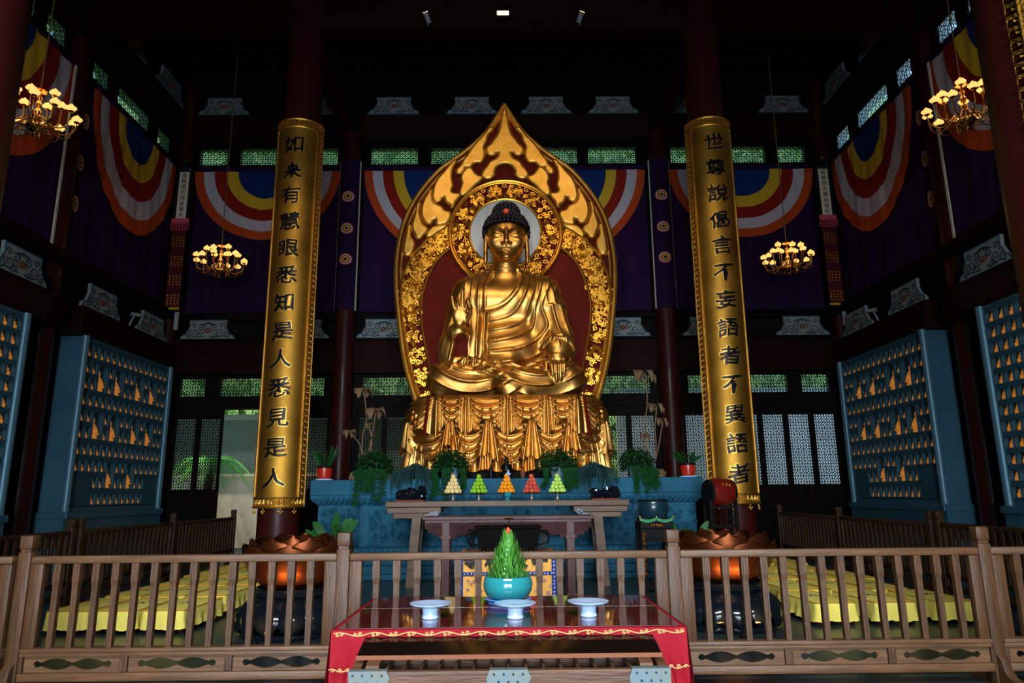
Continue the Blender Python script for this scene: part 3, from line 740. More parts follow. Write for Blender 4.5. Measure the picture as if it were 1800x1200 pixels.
# body halo band
outc = [(-1.3, 8.27), (-1.65, 7.98), (-1.95, 7.63), (-2.2, 7.35), (-2.4, 7.02), (-2.52, 6.6), (-2.54, 6.2), (-2.49, 5.6), (-2.36, 4.75), (-2.18, 4.0), (-1.95, 3.35)]
inc = [(-1.38, 7.42), (-1.55, 7.27), (-1.73, 7.06), (-1.9, 6.7), (-2.02, 6.27), (-2.06, 5.95), (-2.04, 5.6), (-1.98, 5.18), (-1.8, 4.36), (-1.62, 3.6)]
bh = MB(); so = MB()
for q in (1, -1):
    for cv in (outc, inc): MB().tube([(a * q, MY - .05, b) for a, b in catmull(cv, 5)], .034, 6).build('body_halo_rim', gold_orn, mnd)
    po, pi_ = catmull(outc, 8), catmull(inc, 8)
    for k in range(15):
        t = (k + .6) / 15.2; A = po[int(t * (len(po) - 1))]; B = pi_[int(t * (len(pi_) - 1))]; c = ((A[0] + B[0]) / 2 * q, (A[1] + B[1]) / 2); wd = hypot(A[0] - B[0], A[1] - B[1])
        motif(so, c[0], c[1], atan2(A[1] - B[1], (A[0] - B[0]) * q) + pi / 2, max(.36, wd * .86), MY - .04, 60 + k)
so.build('body_halo_scrollwork', gold_orn, mnd)

# ================================================================== THE SEATED STATUE (signed-distance body, meshed with surface nets)
class Field:
    def __init__(s, lo, hi, h):
        s.lo = np.array(lo, np.float32); s.h = h; s.n = [int((b - a) / h) + 1 for a, b in zip(lo, hi)]
        s.ax = [(lo[i] + h * np.arange(s.n[i])).astype(np.float32) for i in range(3)]
        s.d = np.full(s.n, 1.0, np.float32)
    def _win(s, lo, hi):
        return tuple(slice(max(0, int((a - o) / s.h)), max(0, min(m, int((b - o) / s.h) + 2))) for a, b, o, m in zip(lo, hi, s.lo, s.n))
    def comb(s, lo, hi, fn, k, op='+'):
        w = s._win([a - .25 for a in lo], [b + .25 for b in hi])
        X = s.ax[0][w[0]][:, None, None]; Y = s.ax[1][w[1]][None, :, None]; Z = s.ax[2][w[2]][None, None, :]
        if 0 in (X.size, Y.size, Z.size): return
        e = fn(X, Y, Z).astype(np.float32); d = s.d[w]
        if op == '+':
            if k > 0:
                hh = np.clip(.5 + .5 * (d - e) / k, 0, 1); s.d[w] = d * (1 - hh) + e * hh - k * hh * (1 - hh)
            else: s.d[w] = np.minimum(d, e)
        else:
            if k > 0:
                hh = np.clip(.5 - .5 * (d + e) / k, 0, 1); s.d[w] = d * (1 - hh) - e * hh + k * hh * (1 - hh)
            else: s.d[w] = np.maximum(d, -e)
    def ell(s, c, r, k=.05, op='+', rot=0.0):
        m = max(r)
        ca, sa = cos(rot), sin(rot)
        def fn(X, Y, Z):
            x, y, z = X - c[0], Y - c[1], Z - c[2]
            x, z = x * ca + z * sa, -x * sa + z * ca
            q = np.sqrt((x / r[0]) ** 2 + (y / r[1]) ** 2 + (z / r[2]) ** 2); q2 = np.sqrt((x / r[0] ** 2) ** 2 + (y / r[1] ** 2) ** 2 + (z / r[2] ** 2) ** 2)
            return q * (q - 1) / np.maximum(q2, 1e-4)
        R = (m, r[1], m) if rot else r
        s.comb([a - b for a, b in zip(c, R)], [a + b for a, b in zip(c, R)], fn, k, op)
    def cap(s, a, b, ra, rb, k=.04, op='+', sy=1.0):
        a, b = np.array(a, float), np.array(b, float); d = b - a; L = max(float(d @ d), 1e-9)
        def fn(X, Y, Z):
            t = np.clip(((X - a[0]) * d[0] + (Y - a[1]) * d[1] + (Z - a[2]) * d[2]) / L, 0, 1)
            return np.sqrt((X - a[0] - t * d[0]) ** 2 + ((Y - a[1] - t * d[1]) / sy) ** 2 + (Z - a[2] - t * d[2]) ** 2) - (ra + (rb - ra) * t)
        m = max(ra, rb); s.comb(np.minimum(a, b) - m, np.maximum(a, b) + m, fn, k, op)
    def chain(s, pts, rs, k=.03, op='+'):
        for i in range(len(pts) - 1): s.cap(pts[i], pts[i + 1], rs[i], rs[i + 1], k, op)
    def front(s, x, z):
        i = int(round((x - s.lo[0]) / s.h)); j = int(round((z - s.lo[2]) / s.h)); col = s.d[i, :, j]; k = np.argmax(col < 0)
        return s.ax[1][k] if col[k] < 0 else None
    def mesh(s):
        d = s.d; n = d.shape; ins = d < 0
        cnt = np.zeros([m - 1 for m in n], np.int8)
        C = [(i, j, k) for i in (0, 1) for j in (0, 1) for k in (0, 1)]
        sl = lambda c: tuple(slice(c[a], n[a] - 1 + c[a]) for a in range(3))
        for c in C: cnt += ins[sl(c)]
        act = (cnt > 0) & (cnt < 8); idx = np.argwhere(act); vid = np.full(act.shape, -1, np.int64); vid[act] = np.arange(len(idx))
        acc = np.zeros((len(idx), 3)); num = np.zeros(len(idx))
        for c in C:
            for a in range(3):
                if c[a]: continue
                e = list(c); e[a] = 1; d0 = d[idx[:, 0] + c[0], idx[:, 1] + c[1], idx[:, 2] + c[2]]; d1 = d[idx[:, 0] + e[0], idx[:, 1] + e[1], idx[:, 2] + e[2]]
                cr = (d0 < 0) != (d1 < 0); t = np.where(cr, d0 / np.where(cr, d0 - d1, 1), 0)
                p = np.array(c, float)[None] + np.eye(3)[a][None] * t[:, None]; acc[cr] += p[cr]; num[cr] += 1
        V = (idx + acc / num[:, None]) * s.h + s.lo; F = []
        for a in range(3):
            b, c = (a + 1) % 3, (a + 2) % 3
            lo = [slice(None)] * 3; hi = [slice(None)] * 3; lo[a] = slice(0, n[a] - 1); hi[a] = slice(1, n[a])
            e = np.argwhere(ins[tuple(lo)] != ins[tuple(hi)]); e = e[(e[:, b] > 0) & (e[:, c] > 0) & (e[:, b] < n[b] - 1) & (e[:, c] < n[c] - 1)]
            def at(db, dc):
                q = e.copy(); q[:, b] -= db; q[:, c] -= dc; return vid[q[:, 0], q[:, 1], q[:, 2]]
            Q = np.stack([at(0, 0), at(1, 0), at(1, 1), at(0, 1)], 1); flip = ~ins[tuple(lo)][e[:, 0], e[:, 1], e[:, 2]]; Q[flip] = Q[flip][:, ::-1]; F.append(Q)
        return V, np.concatenate(F)
def normals(V, F):
    n = np.cross(V[F[:, 2]] - V[F[:, 0]], V[F[:, 3]] - V[F[:, 1]]); N = np.zeros_like(V)
    for k in range(4): np.add.at(N, F[:, k], n)
    return N / np.maximum(np.linalg.norm(N, axis=1, keepdims=True), 1e-9)
def smooth_v(V, F, it=2, lam=.5):
    for _ in range(it):
        acc = np.zeros_like(V); c = np.zeros(len(V))
        for k in range(4):
            for m in (1, 3): np.add.at(acc, F[:, k], V[F[:, (k + m) % 4]]); np.add.at(c, F[:, k], 1)
        V = V + lam * (acc / c[:, None] - V)
    return V
sst = lambda a, b, x: (lambda t: t * t * (3 - 2 * t))(np.clip((x - a) / (b - a), 0, 1))
def fold(t, sharp=3.2):
    """overlapping-cloth profile of period 1: broad hollow, narrow rolled crest"""
    u = t - np.floor(t); return np.where(u < .82, (u / .82) ** sharp, .5 + .5 * np.cos((u - .82) / .18 * pi))
def capd(V, a, b, r):
    a, b = np.array(a, float), np.array(b, float); d = b - a; t = np.clip((V - a) @ d / max(d @ d, 1e-9), 0, 1); return np.linalg.norm(V - a - t[:, None] * d, axis=1) - r

B = Field((-1.95, 13.9, 3.3), (1.95, 16.25, 6.95), .0165)
B.ell((0, 15.55, 5.45), (.88, .5, .95), .1); B.ell((0, 15.42, 4.6), (.9, .62, .75), .25); B.ell((-.36, 15.17, 5.75), (.45, .26, .36), .25); B.ell((.36, 15.17, 5.75), (.45, .26, .36), .25)
B.cap((-.8, 15.55, 5.98), (.8, 15.55, 5.98), .36, .36, .25)
B.cap((-.22, 15.55, 6.4), (-.86, 15.55, 6.04), .22, .32, .18); B.cap((.22, 15.55, 6.4), (.86, 15.55, 6.04), .22, .32, .18)
B.cap((0, 15.5, 6.2), (0, 15.45, 6.95), .33, .29, .14)
# arms and sleeves
B.cap((-.84, 15.5, 5.93), (-1.12, 15.25, 4.75), .38, .34, .18); B.cap((-1.1, 15.25, 4.8), (-1.03, 14.85, 4.95), .3, .21, .1)
B.ell((-1.24, 15.25, 4.5), (.25, .4, .5), .15, '+', -.1); B.ell((-.72, 15.12, 4.7), (.24, .24, .8), .15)
B.ell((-.97, 14.78, 4.58), (.15, .2, .33), .05, '-')
B.cap((.84, 15.5, 5.93), (1.02, 15.4, 5.6), .38, .36, .2); B.cap((1.0, 15.4, 5.75), (1.17, 15.2, 4.85), .3, .3, .05); B.cap((1.17, 15.2, 4.9), (1.12, 14.86, 4.5), .31, .26, .12)
B.ell((.78, 15.3, 4.95), (.28, .3, .8), .15)
B.cap((1.12, 14.92, 4.58), (1.11, 14.76, 4.44), .27, .33, .06); B.ell((1.1, 14.64, 4.34), (.26, .16, .2), .02, '-')
# legs
B.ell((0, 15.1, 3.78), (1.25, .75, .42), .1)
for q in (-1, 1):
    B.cap((q * .55, 15.4, 3.98), (q * 1.3, 14.85, 3.86), .42, .4, .12)
B.cap((-1.28, 14.72, 3.82), (.35, 14.42, 3.58), .37, .22, .1)
B.cap((1.28, 14.72, 3.82), (.0, 14.38, 3.7), .38, .29, .05)
B.cap((.05, 14.4, 3.72), (-.5, 14.62, 4.0), .26, .2, .08)
B.ell((-.8, 14.72, 4.22), (.36, .22, .16), .05, '+', -.12); B.cap((-.6, 14.68, 4.2), (.08, 14.3, 3.84), .13, .07, .06)
B.cap((.0, 15.0, 4.25), (-.3, 14.9, 4.22), .3, .25, .15)
B.comb((-2, 13.8, 3.2), (2, 16.3, 3.5), lambda X, Y, Z: Z - 3.44 + 0 * X + 0 * Y, 0, '-')
# robe edge, collar line, cape hem
def sm(P, n=3):
    for _ in range(n): P = [P[0]] + [tuple(.5 * P[i][k] + .25 * (P[i - 1][k] + P[i + 1][k]) for k in range(3)) for i in range(1, len(P) - 1)] + [P[-1]]
    return P
P = []
for z in np.linspace(6.46, 4.3, 30):
    xa = -.46 + max(0, z - 6.1) * .45; fr = B.front(xa, z); P.append((xa, (fr if fr else 15.2), z))
edgeP = sm(P, 6); B.chain(edgeP, [.04] * len(P), .025)
P = []
for k in range(26):
    a = math.radians(4 - 94 * k / 25); x, z = -.5 + .87 * cos(a), 6.36 + .87 * sin(a); fr = B.front(x, z)
    if fr: P.append((x, fr, z))
P = sm([(.27, B.front(.27, 6.5) or 15.25, 6.52)] + P, 6); B.chain(P, [.042] * len(P), .025)
P = [(1.0 + .385 * sin(a), 15.44 - .385 * cos(a), 5.6 - .1 * cos(a) * 0 + .03 * sin(a * 2)) for a in np.linspace(-.75, 1.9, 16)]; B.chain(P, [.035] * 16, .03)
P = [(1.11 + .34 * sin(a), 14.74 - .06 - .1 * cos(a), 4.44 + .3 * cos(a * .85)) for a in np.linspace(-2.0, 2.0, 22)]; B.chain(P, [.032] * 22, .03)
HANDS = []
def hcap(a, b, ra, rb, k): B.cap(a, b, ra, rb, k); HANDS.append((a, b, max(ra, rb)))
def hchain(pts, rs, k):
    for i in range(len(pts) - 1): hcap(pts[i], pts[i + 1], rs[i], rs[i + 1], k)
# right (raised) hand, palm forward
hcap((-1.03, 14.92, 4.95), (-1.0, 14.7, 5.1), .14, .13, .05); B.ell((-.99, 14.64, 5.27), (.175, .085, .21), .05); HANDS.append(((-.99, 14.64, 5.15), (-.99, 14.64, 5.4), .17))
for pts, r in (([(-.87, 14.63, 5.42), (-.83, 14.57, 5.56), (-.8, 14.49, 5.6), (-.81, 14.44, 5.54)], .047), ([(-.945, 14.63, 5.45), (-.94, 14.62, 5.64), (-.935, 14.6, 5.8)], .045),
               ([(-1.025, 14.63, 5.44), (-1.045, 14.57, 5.58), (-1.03, 14.49, 5.62)], .045), ([(-1.11, 14.63, 5.4), (-1.15, 14.62, 5.55), (-1.17, 14.61, 5.69)], .04),
               ([(-.85, 14.64, 5.14), (-.77, 14.55, 5.3), (-.77, 14.48, 5.42), (-.8, 14.44, 5.49)], .05)):
    hchain(pts, [r, r * .98, r * .92, r * .8][:len(pts) - 1] + [r * .78], .018)
B.ell((-.99, 14.545, 5.27), (.09, .025, .11), .05, '-')
# left hand over the knee
hcap((1.12, 14.85, 4.5), (1.09, 14.6, 4.36), .15, .155, .05); B.ell((1.08, 14.49, 4.28), (.18, .13, .14), .06); HANDS.append(((1.0, 14.47, 4.28), (1.16, 14.47, 4.28), .17))
for i, (x0, x1, zt) in enumerate(((.94, .95, 3.88), (1.035, 1.03, 3.8), (1.13, 1.12, 3.83), (1.215, 1.2, 3.93))):
    hchain([(x0, 14.42, 4.23), (x0 * .5 + x1 * .5, 14.31, 4.1), (x1, 14.27, (zt + 4.1) / 2), (x1, 14.29, zt)], [.05, .048, .045, .038], .012)
hchain([(.93, 14.53, 4.3), (.84, 14.43, 4.17), (.83, 14.38, 4.03)], [.055, .05, .042], .02)
V, F = B.mesh(); V = smooth_v(V, F, 1); N = normals(V, F)
x, y, z = V.T; ny = -N[:, 1]; G = lambda c, w, v: sst(c - w, c + w, v)
hd = np.min([capd(V, a, b, r) for a, b, r in HANDS], axis=0); handm = sst(.03, .13, hd)
disp = np.zeros(len(V)); front = sst(-.25, .35, ny)
# chest robe: arcs swinging from the shoulder round the bare chest
r = np.hypot(x + .5, z - 6.36); spx = .27 - .11 * G(.45, .35, x) * sst(5.0, 5.7, z); t = (r - .885) / spx + .12 * np.sin(3 * x + 2 * z)
armR = G(.86 + 0 * z, .1, x - (6 - z) * .14) * G(6.0, .25, -z + 12.0 - 0) ; armR = G(.84, .09, x - (6 - z) * .15) * sst(6.15, 5.75, z)
disp += (.045 + .02 * sst(5.3, 4.6, z)) * fold(t) * sst(-.43, -.36, x) * sst(.88, .93, r) * sst(4.12, 4.3, z) * front * (1 - armR) * handm
# hanging bands on the left
lb = sst(-.44, -.5, x) * sst(-1.0, -.84, x); disp += .05 * fold((-x - .47 + max(0, 0) + .05 * np.sin(z * 1.1)) / .165 + .25 * sst(6.0, 6.5, z)) * lb * sst(4.08, 4.25, z) * front * handm
ls = sst(-.84, -1.0, x); disp += .045 * fold((-x - .8 + .22 * (z - 5) + .3 * (y - 15.2)) / .23) * ls * sst(4.02, 4.15, z) * sst(6.1, 5.7, z) * handm * front
# right sleeve: long folds along the arm, rings at the cuff
al_ = (x - 1.0 - (5.6 - z) * .17); disp += .04 * fold((al_ + .35 + .22 * (y - 15.1)) / .2) * armR * handm * sst(4.5, 4.7, z) * sst(5.66, 5.56, z) * front
disp += .03 * fold((al_ + .2) / .17) * armR * sst(5.62, 5.72, z) * front
rc_ = np.sqrt((x - 1.12) ** 2 + (z - 4.3) ** 2 + .4 * (y - 14.8) ** 2); disp += .028 * fold((rc_ - .3) / .15) * sst(.7, .8, x) * sst(4.4, 4.5, z) * sst(5.0, 4.8, z) * handm * front
# lap: sweeping arcs round each knee
lap = sst(4.34, 4.14, z) * handm * sst(-.3, .25, ny + .4 * N[:, 2]); lx = sst(.16, -.16, x - .25 + (z - 3.6) * 1.15)
rl = np.hypot((x + .66) / 1.2, (z - 4.6) / .98); rr = np.hypot((x - .66) / 1.28, (z - 4.72) / 1.04)
bund = np.exp(-(((x + .8) / .4) ** 2 + ((z - 4.24) / .17) ** 2) ** 2)
disp += .055 * fold((rl - .28) / .2) * lap * lx * (1 - bund) + .055 * fold((rr - .27) / .19) * lap * (1 - lx)
disp += .018 * np.cos(np.hypot((x + .62) / 2.4, (z - 4.2)) * 85) * bund * front
disp += .028 * fold((z + x * .52) / .075, 1.8) * np.exp(-((z - 3.86 + x * .55) / .12) ** 2) * sst(-.62, -.5, x) * sst(.14, .0, x) * front
# neck creases
disp += -.02 * sum(np.exp(-((z - zc + .2 * np.sqrt(1 - np.minimum(1, (x / .5) ** 2)) - .2) / .02) ** 2) for zc in (6.43, 6.54, 6.65)) * sst(.42, .34, np.abs(x)) * sst(15.55, 15.4, y)
V = V + N * disp[:, None]; V = smooth_v(V, F, 1, .35)
bodyV, bodyF = V, F
# ---- head
h0 = .02
H = Field((-.62, 14.75, 6.55), (.66, 16.1, 7.95), .0085)
H.ell((h0, 15.5, 7.42), (.45, .5, .48), .05); H.ell((h0, 15.36, 7.16), (.4, .43, .46), .1); H.ell((h0, 15.28, 6.93), (.285, .31, .27), .12); H.ell((h0, 15.09, 6.745), (.12, .1, .08), .07)
H.cap((0, 15.45, 6.5), (h0, 15.45, 7.0), .29, .27, .06)
for q in (-1, 1): H.ell((h0 + q * .24, 15.06, 7.08), (.14, .1, .14), .1)
fy = lambda x, z, d=0.0: (H.front(x, z) or 15.0) + d
for q in (-1, 1):
    X = lambda a: h0 + q * a
    brow = [(.052, 7.2), (.062, 7.27), (.09, 7.325), (.14, 7.365), (.2, 7.38), (.26, 7.368), (.32, 7.335), (.37, 7.29)]
    H.ell((X(.2), fy(X(.2), 7.29, .01), 7.28), (.13, .05, .075), .05, '-')
    H.chain([(X(a), fy(X(a), zz, -.012), zz) for a, zz in brow], [.016, .022, .028, .03, .03, .028, .022, .01], .022, '-')
    H.ell((X(.195), fy(X(.2), 7.26, .035), 7.255), (.132, .085, .072), .025)
    P = [(X(a), fy(X(a), zz, -.002), zz) for a, zz in ((.075, 7.215), (.12, 7.192), (.19, 7.18), (.26, 7.195), (.315, 7.228))]; H.chain(P, [.008, .016, .018, .016, .008], .008, '-')
    # ears
    H.ell((X(.475), 15.5, 7.28), (.058, .15, .2), .03); H.ell((X(.485), 15.46, 6.95), (.055, .09, .28), .05); H.ell((X(.535), 15.42, 7.28), (.03, .07, .11), .03, '-'); H.ell((X(.53), 15.4, 6.88), (.02, .04, .13), .02, '-')
yb = fy(h0, 7.32)
H.cap((h0, yb + .03, 7.36), (h0, yb - .1, 7.05), .036, .054, .035); H.ell((h0, yb - .09, 7.035), (.055, .06, .045), .03)
for q in (-1, 1): H.ell((h0 + q * .072, yb - .02, 7.035), (.045, .06, .04), .025)
ym = fy(h0, 6.9); H.ell((h0, ym + .0, 6.945), (.024, .02, .04), .02, '-')
for P, R_ in (([(-.125, 6.853), (-.08, 6.872), (-.035, 6.887), (0, 6.878), (.035, 6.887), (.08, 6.872), (.125, 6.853)], .034), ([(-.1, 6.822), (-.05, 6.8), (0, 6.793), (.05, 6.8), (.1, 6.822)], .04)):
    H.chain([(h0 + a, fy(h0 + a, 6.87, -.006) if abs(a) < .09 else fy(h0 + a, 6.87, .012), zz) for a, zz in P], [R_ * (.5 if abs(a) > .09 else 1) for a, zz in P], .022)
H.chain([(h0 + a, fy(h0 + a, zz, .0), zz) for a, zz in ((-.13, 6.85), (-.06, 6.846), (0, 6.842), (.06, 6.846), (.13, 6.85))], [.006, .01, .01, .01, .006], .008, '-')
V2, F2 = H.mesh(); V2 = smooth_v(V2, F2, 1); keep = V2[:, 2] > 6.58
# crop the open bottom of the head block below the neck line
okf = keep[F2].all(1); F2 = F2[okf]
bud = thing('seated_statue', 'giant golden seated statue with dark curled hair on a draped throne', 'statue', (0, 15.3, 1.8))
allV = np.concatenate([bodyV, V2]); allF = np.concatenate([bodyF, F2 + len(bodyV)])
me = bpy.data.meshes.new('body'); me.vertices.add(len(allV)); me.vertices.foreach_set('co', (allV - np.array(wloc(bud))).astype(np.float32).ravel())
me.loops.add(allF.size); me.loops.foreach_set('vertex_index', allF.ravel().astype(np.int32)); me.polygons.add(len(allF)); me.polygons.foreach_set('loop_start', np.arange(0, allF.size, 4, dtype=np.int32))
me.polygons.foreach_set('use_smooth', [True] * len(allF)); me.update(); me.validate(); me.materials.append(gold)
bo = bpy.data.objects.new('body', me); COL.objects.link(bo); bo.parent = bud
# hair curls
hb = MB(); cr = MB()
def curls(c, r, zlo, rows, size, m, front_cut=None):
    for j in range(rows):
        ph = (pi / 2) * (j + .3) / rows if zlo is None else None
        zz = zlo + (c[2] + r[2] - zlo) * (j / rows) ; t = (zz - c[2]) / r[2]; k = sqrt(max(0, 1 - t * t)); n = max(4, int(2 * pi * k * r[0] / (size * 1.75)))
        for i in range(n):
            a = 2 * pi * (i + .5 * (j % 2)) / n; p = (c[0] + r[0] * k * cos(a), c[1] + r[1] * k * sin(a), zz)
            if front_cut and not front_cut(p): continue
            m.ball(p, size, 10, 7)
    m.ball((c[0], c[1], c[2] + r[2]), size, 10, 7)
cut = lambda p: p[2] > 7.58 - .0 + .02 * 0 or p[1] > 15.42 + (7.62 - p[2]) * .2
hb.ball((h0, 15.52, 7.5), .5, 32, 24, (1.0, 1.02, .86)); hb.ball((h0, 15.52, 7.93), .3, 24, 16, (1, 1, 1.0))
# trim the cap in front of the face
hv = []
for p in hb.v:
    hv.append((p[0], max(p[1], 15.24 + abs(p[0] - h0) * .25), max(p[2], 7.56)) if (p[1] < 15.5 and p[2] < 7.62) else p)
hb.v = hv; hb.build('hair', hairm, bud)
curls((h0, 15.52, 7.5), (.52, .53, .5), 7.1, 9, .056, cr, cut); curls((h0, 15.52, 7.9), (.31, .31, .33), 7.86, 5, .052, cr)
for i in range(13):
    a = (i - 6) / 6; cr.ball((h0 + .44 * a, 15.1 + .3 * a * a, 7.6 - .02 * (1 - a * a) + .02), .05, 10, 7)
cr.build('hair_curls', hairm, bud)
MB().ball((h0, 15.02, 7.82), .072, 16, 10, (1, .8, 1)).build('hair_jewel', coral, bud)
MB().ball((h0, yb - .03, 7.46), .024, 10, 8).build('forehead_dot', gold_b, bud)
MB().ball((-.97, 14.96, 4.58), .3, 20, 12, (.7, .45, 1.3)).build('sleeve_lining', maroon, bud)
# ---- draped throne
def perim(u, z, flare, y0=14.12, hw=1.86, rad=.45, back=16.3):
    """point on the throne outline; u = distance from the middle of the front"""
    s = 1 if u >= 0 else -1; a = abs(u); st = hw - rad; q = rad * pi / 2
    if a < st: p = (a, y0); n = (0, -1)
    elif a < st + q:
        t = (a - st) / rad; p = (st + rad * sin(t), y0 + rad - rad * cos(t)); n = (sin(t), -cos(t))
    else: p = (hw, y0 + rad + (a - st - q)); n = (1, 0)
    e = flare * (3.45 - z); return s * (p[0] + n[0] * e), p[1] + n[1] * e * .6, s * n[0], n[1]
def swag(u, d, hang, sag):
    """0..1 fold field of cloth hung between hang points; d = depth below the hang line"""
    k = np.searchsorted(hang, u) - 1; k = int(np.clip(k, 0, len(hang) - 2)); a, b = hang[k], hang[k + 1]; w = np.clip((u - a) / (b - a), .001, .999)
    par = 4 * w * (1 - w); c = d / (par * .82 + .18); near = min(u - a, b - u)
    tail = 1 / (1 + math.exp(-(c - (b - a) * 1.1) * 10)); e = float(sst(.0, .45, par))
    sw = float(fold(np.float64(c / sag), 2.6)) * (1 - tail) * (.15 + .85 * e); tube = math.exp(-(near / .055) ** 2) + .6 * math.exp(-((near - .125) / .035) ** 2)
    return max(sw, tube * .95) * .7 + .3 * (sw + tube * .9), par
def sheet(name, top, hem, hang, sag, amp, offs, hangz, casc=None, umax=3.3, y0=14.12, hw=1.86):
    nu, nz = 620, 96; m = MB(); rows = []
    for j in range(nz + 1):
        row = []
        for i in range(nu + 1):
            u = -umax + 2 * umax * i / nu; zt = top; zb = hem(u); z = zt + (zb - zt) * j / nz; d = max(0.0, hangz - z)
            f, par = swag(u, d, hang, sag); h = amp * f * min(1, d / .12 + .15)
            if casc:
                k = int(np.argmin(np.abs(hang - u))); w = casc[0] + casc[1] * d; q = abs(u - hang[k]) / w
                if q < 1.15 and d > 0:
                    bl = 1 - max(0, min(1, (q - .85) / .3)); cz = .09 + .05 * cos((u - hang[k]) / w * 3 * pi) + .05 * (1 - q * q); h = h * (1 - bl) + cz * bl
            X, Y, nx, ny = perim(u, z, .17, y0, hw); roll = .12 * (1 - math.exp(-(zt - z) / .12)) - .12
            row.append((X + nx * (h + offs + roll), Y + ny * (h + offs + roll), z))
        rows.append(row)
    m.grid(rows); inner = [[(p[0] * .985, p[1] + .035, p[2]) for p in rows[-1]]]
    m.grid([rows[-1]] + inner + [[(p[0] * .98, p[1] + .05, p[2] + .25) for p in rows[-1]]])
    return m.build(name, gold, bud, auto=False)
hA = np.array([-3.4, -2.5, -1.4, -.82, .02, .82, 1.42, 2.5, 3.4]); hB = np.array([-3.3, -2.75, -1.95, -1.13, -.36, .5, 1.28, 1.95, 2.75, 3.3])
def hemA(u):
    k = int(np.clip(np.searchsorted(hA, u) - 1, 0, len(hA) - 2)); w = (u - hA[k]) / (hA[k + 1] - hA[k]); return 2.86 - .22 * abs(cos(pi * w)) ** 2 + .1 * sin(pi * w) + .015 * sin(u * 23)
def hemB(u):
    k = int(np.argmin(np.abs(hB - u))); q = abs(u - hB[k]); base = 2.06 if abs(u) < .9 else 2.2
    return (base + .2 * math.exp(-(q / .22) ** 2) + .05 * sin(u * 9) + .03 * sin(u * 31))
sheet('upper_drape', 3.47, hemA, hA, .15, .085, .12, 3.46)
sheet('lower_drape', 3.2, hemB, hB, .17, .09, .0, 2.95, (.09, .24))
sheet('under_drape', 2.7, lambda u: 1.93 + .05 * sin(u * 6 + 1) ** 2, np.linspace(-3.4, 3.4, 17), .12, .06, -.12, 2.7, (.1, .1))
for s in (-1, 1):
    MB().grid([[(perim(s * (1.5 + k * .03), zz, .17)[0] + s * (.02 + .05 * (3.45 - zz)), perim(s * (1.5 + k * .03), zz, .17)[1] - .235 - .03 * (k == 1), zz) for k in range(3)] for zz in np.linspace(3.4, 2.62, 14)]).build('red_lining', maroon, bud)
th = MB().prism([(-1.72, 14.3), (1.72, 14.3), (1.85, 14.7), (1.85, 16.22), (-1.85, 16.22), (-1.85, 14.7)], 1.8, 3.46, 'XY')
th.build('throne_seat', maroon, bud, smooth=False)
MB().box(-2.0, 2.0, 14.15, 16.24, 1.8, 1.95, .03).build('throne_plinth', dark_w, bud, smooth=False)

# ================================================================== STONE ALTAR PEDESTAL
ped = thing('stone_pedestal', 'long carved teal stone altar pedestal carrying the golden statue', 'pedestal', (0, 15.5, 0))
def tier(m, z0, z1, o, bev=.02):
    m.box(-2.75 - o, 2.75 + o, 13.42 - o, 17.4, z0, z1, bev)
    for s in (-1, 1):
        a, b = sorted((s * 2.7, s * (3.6 + o))); m.box(a, b, 13.72 - o, 15.6, z0, z1, bev)
def moulding(m, prof):
    """profile (offset, z) run round the stepped plan"""
    rows = []
    for o, zz in prof:
        L = [(-3.6 - o, 15.6), (-3.6 - o, 13.72 - o), (-2.75 - o, 13.72 - o), (-2.75 - o, 13.42 - o), (2.75 + o, 13.42 - o), (2.75 + o, 13.72 - o), (3.6 + o, 13.72 - o), (3.6 + o, 15.6)]
        rows.append([(a, b, zz) for a, b in L])
    m.grid(rows)
m = MB(); tier(m, 1.5, 1.79, .14, .025); m.build('top_slab', stone, ped, smooth=False)
m = MB(); tier(m, .5, 1.34, 0, 0); m.build('waist', stone, ped, smooth=False)
m = MB(); moulding(m, [(0, 1.32), (.02, 1.33), (.05, 1.36), (.1, 1.4), (.13, 1.45), (.12, 1.5), (.05, 1.51)]); moulding(m, [(.02, .42), (.09, .44), (.12, .49), (.1, .54), (.04, .57), (0, .58)]); m.build('moulding', stone, ped)
m = MB(); tier(m, .24, .44, .07); tier(m, .1, .24, .13); tier(m, 0, .1, .2); m.build('base_steps', stone, ped, smooth=False)
m = MB()
for i in range(46):
    xx = -2.72 + i * .121; m.tube([(xx, 13.42 - .06, 1.34), (xx + .05, 13.42 - .12, 1.41), (xx + .1, 13.42 - .13, 1.48)], .022, 5); m.tube([(xx, 13.42 - .1, .46), (xx + .05, 13.42 - .13, .5), (xx + .1, 13.42 - .08, .55)], .018, 5)
for s in (-1, 1):
    for i in range(8):
        xx = s * 2.88 + s * i * .1; m.tube([(xx, 13.72 - .06, 1.34), (xx + .05, 13.72 - .12, 1.41), (xx + .1, 13.72 - .13, 1.48)], .022, 5)
    for xx, yy, hw in ((s * 2.45, 13.42, .12), (s * 1.2, 13.42, .12)): m.box(xx - hw, xx + hw, yy - .035, yy + .02, .6, 1.3, .012)
m.build('rope_carving', stone, ped)
m = MB(); r_ = random.Random(5)
for xx, yy, w, hh in ((-3.22, 13.72, .36, .3), (3.22, 13.72, .36, .3), (-1.83, 13.42, .46, .3), (1.83, 13.42, .46, .3), (-.55, 13.42, .5, .3), (.55, 13.42, .5, .3), (-2.45, 13.37, .07, .3), (2.45, 13.37, .07, .3), (-1.2, 13.37, .07, .3), (1.2, 13.37, .07, .3)):
    for k in range(int(10 + 60 * w)):
        cx, cz = xx + (r_.random() * 2 - 1) * w, .95 + (r_.random() * 2 - 1) * hh; rad = .03 + .05 * r_.random()
        m.tube([(p[0], yy - .012, p[1]) for p in spiral(cx, cz, rad, 1.1 + r_.random() * .5, r_.random() * 6, r_.choice((-1, 1)), 9)], .012, 4)
m.build('relief_carving', stone, ped)
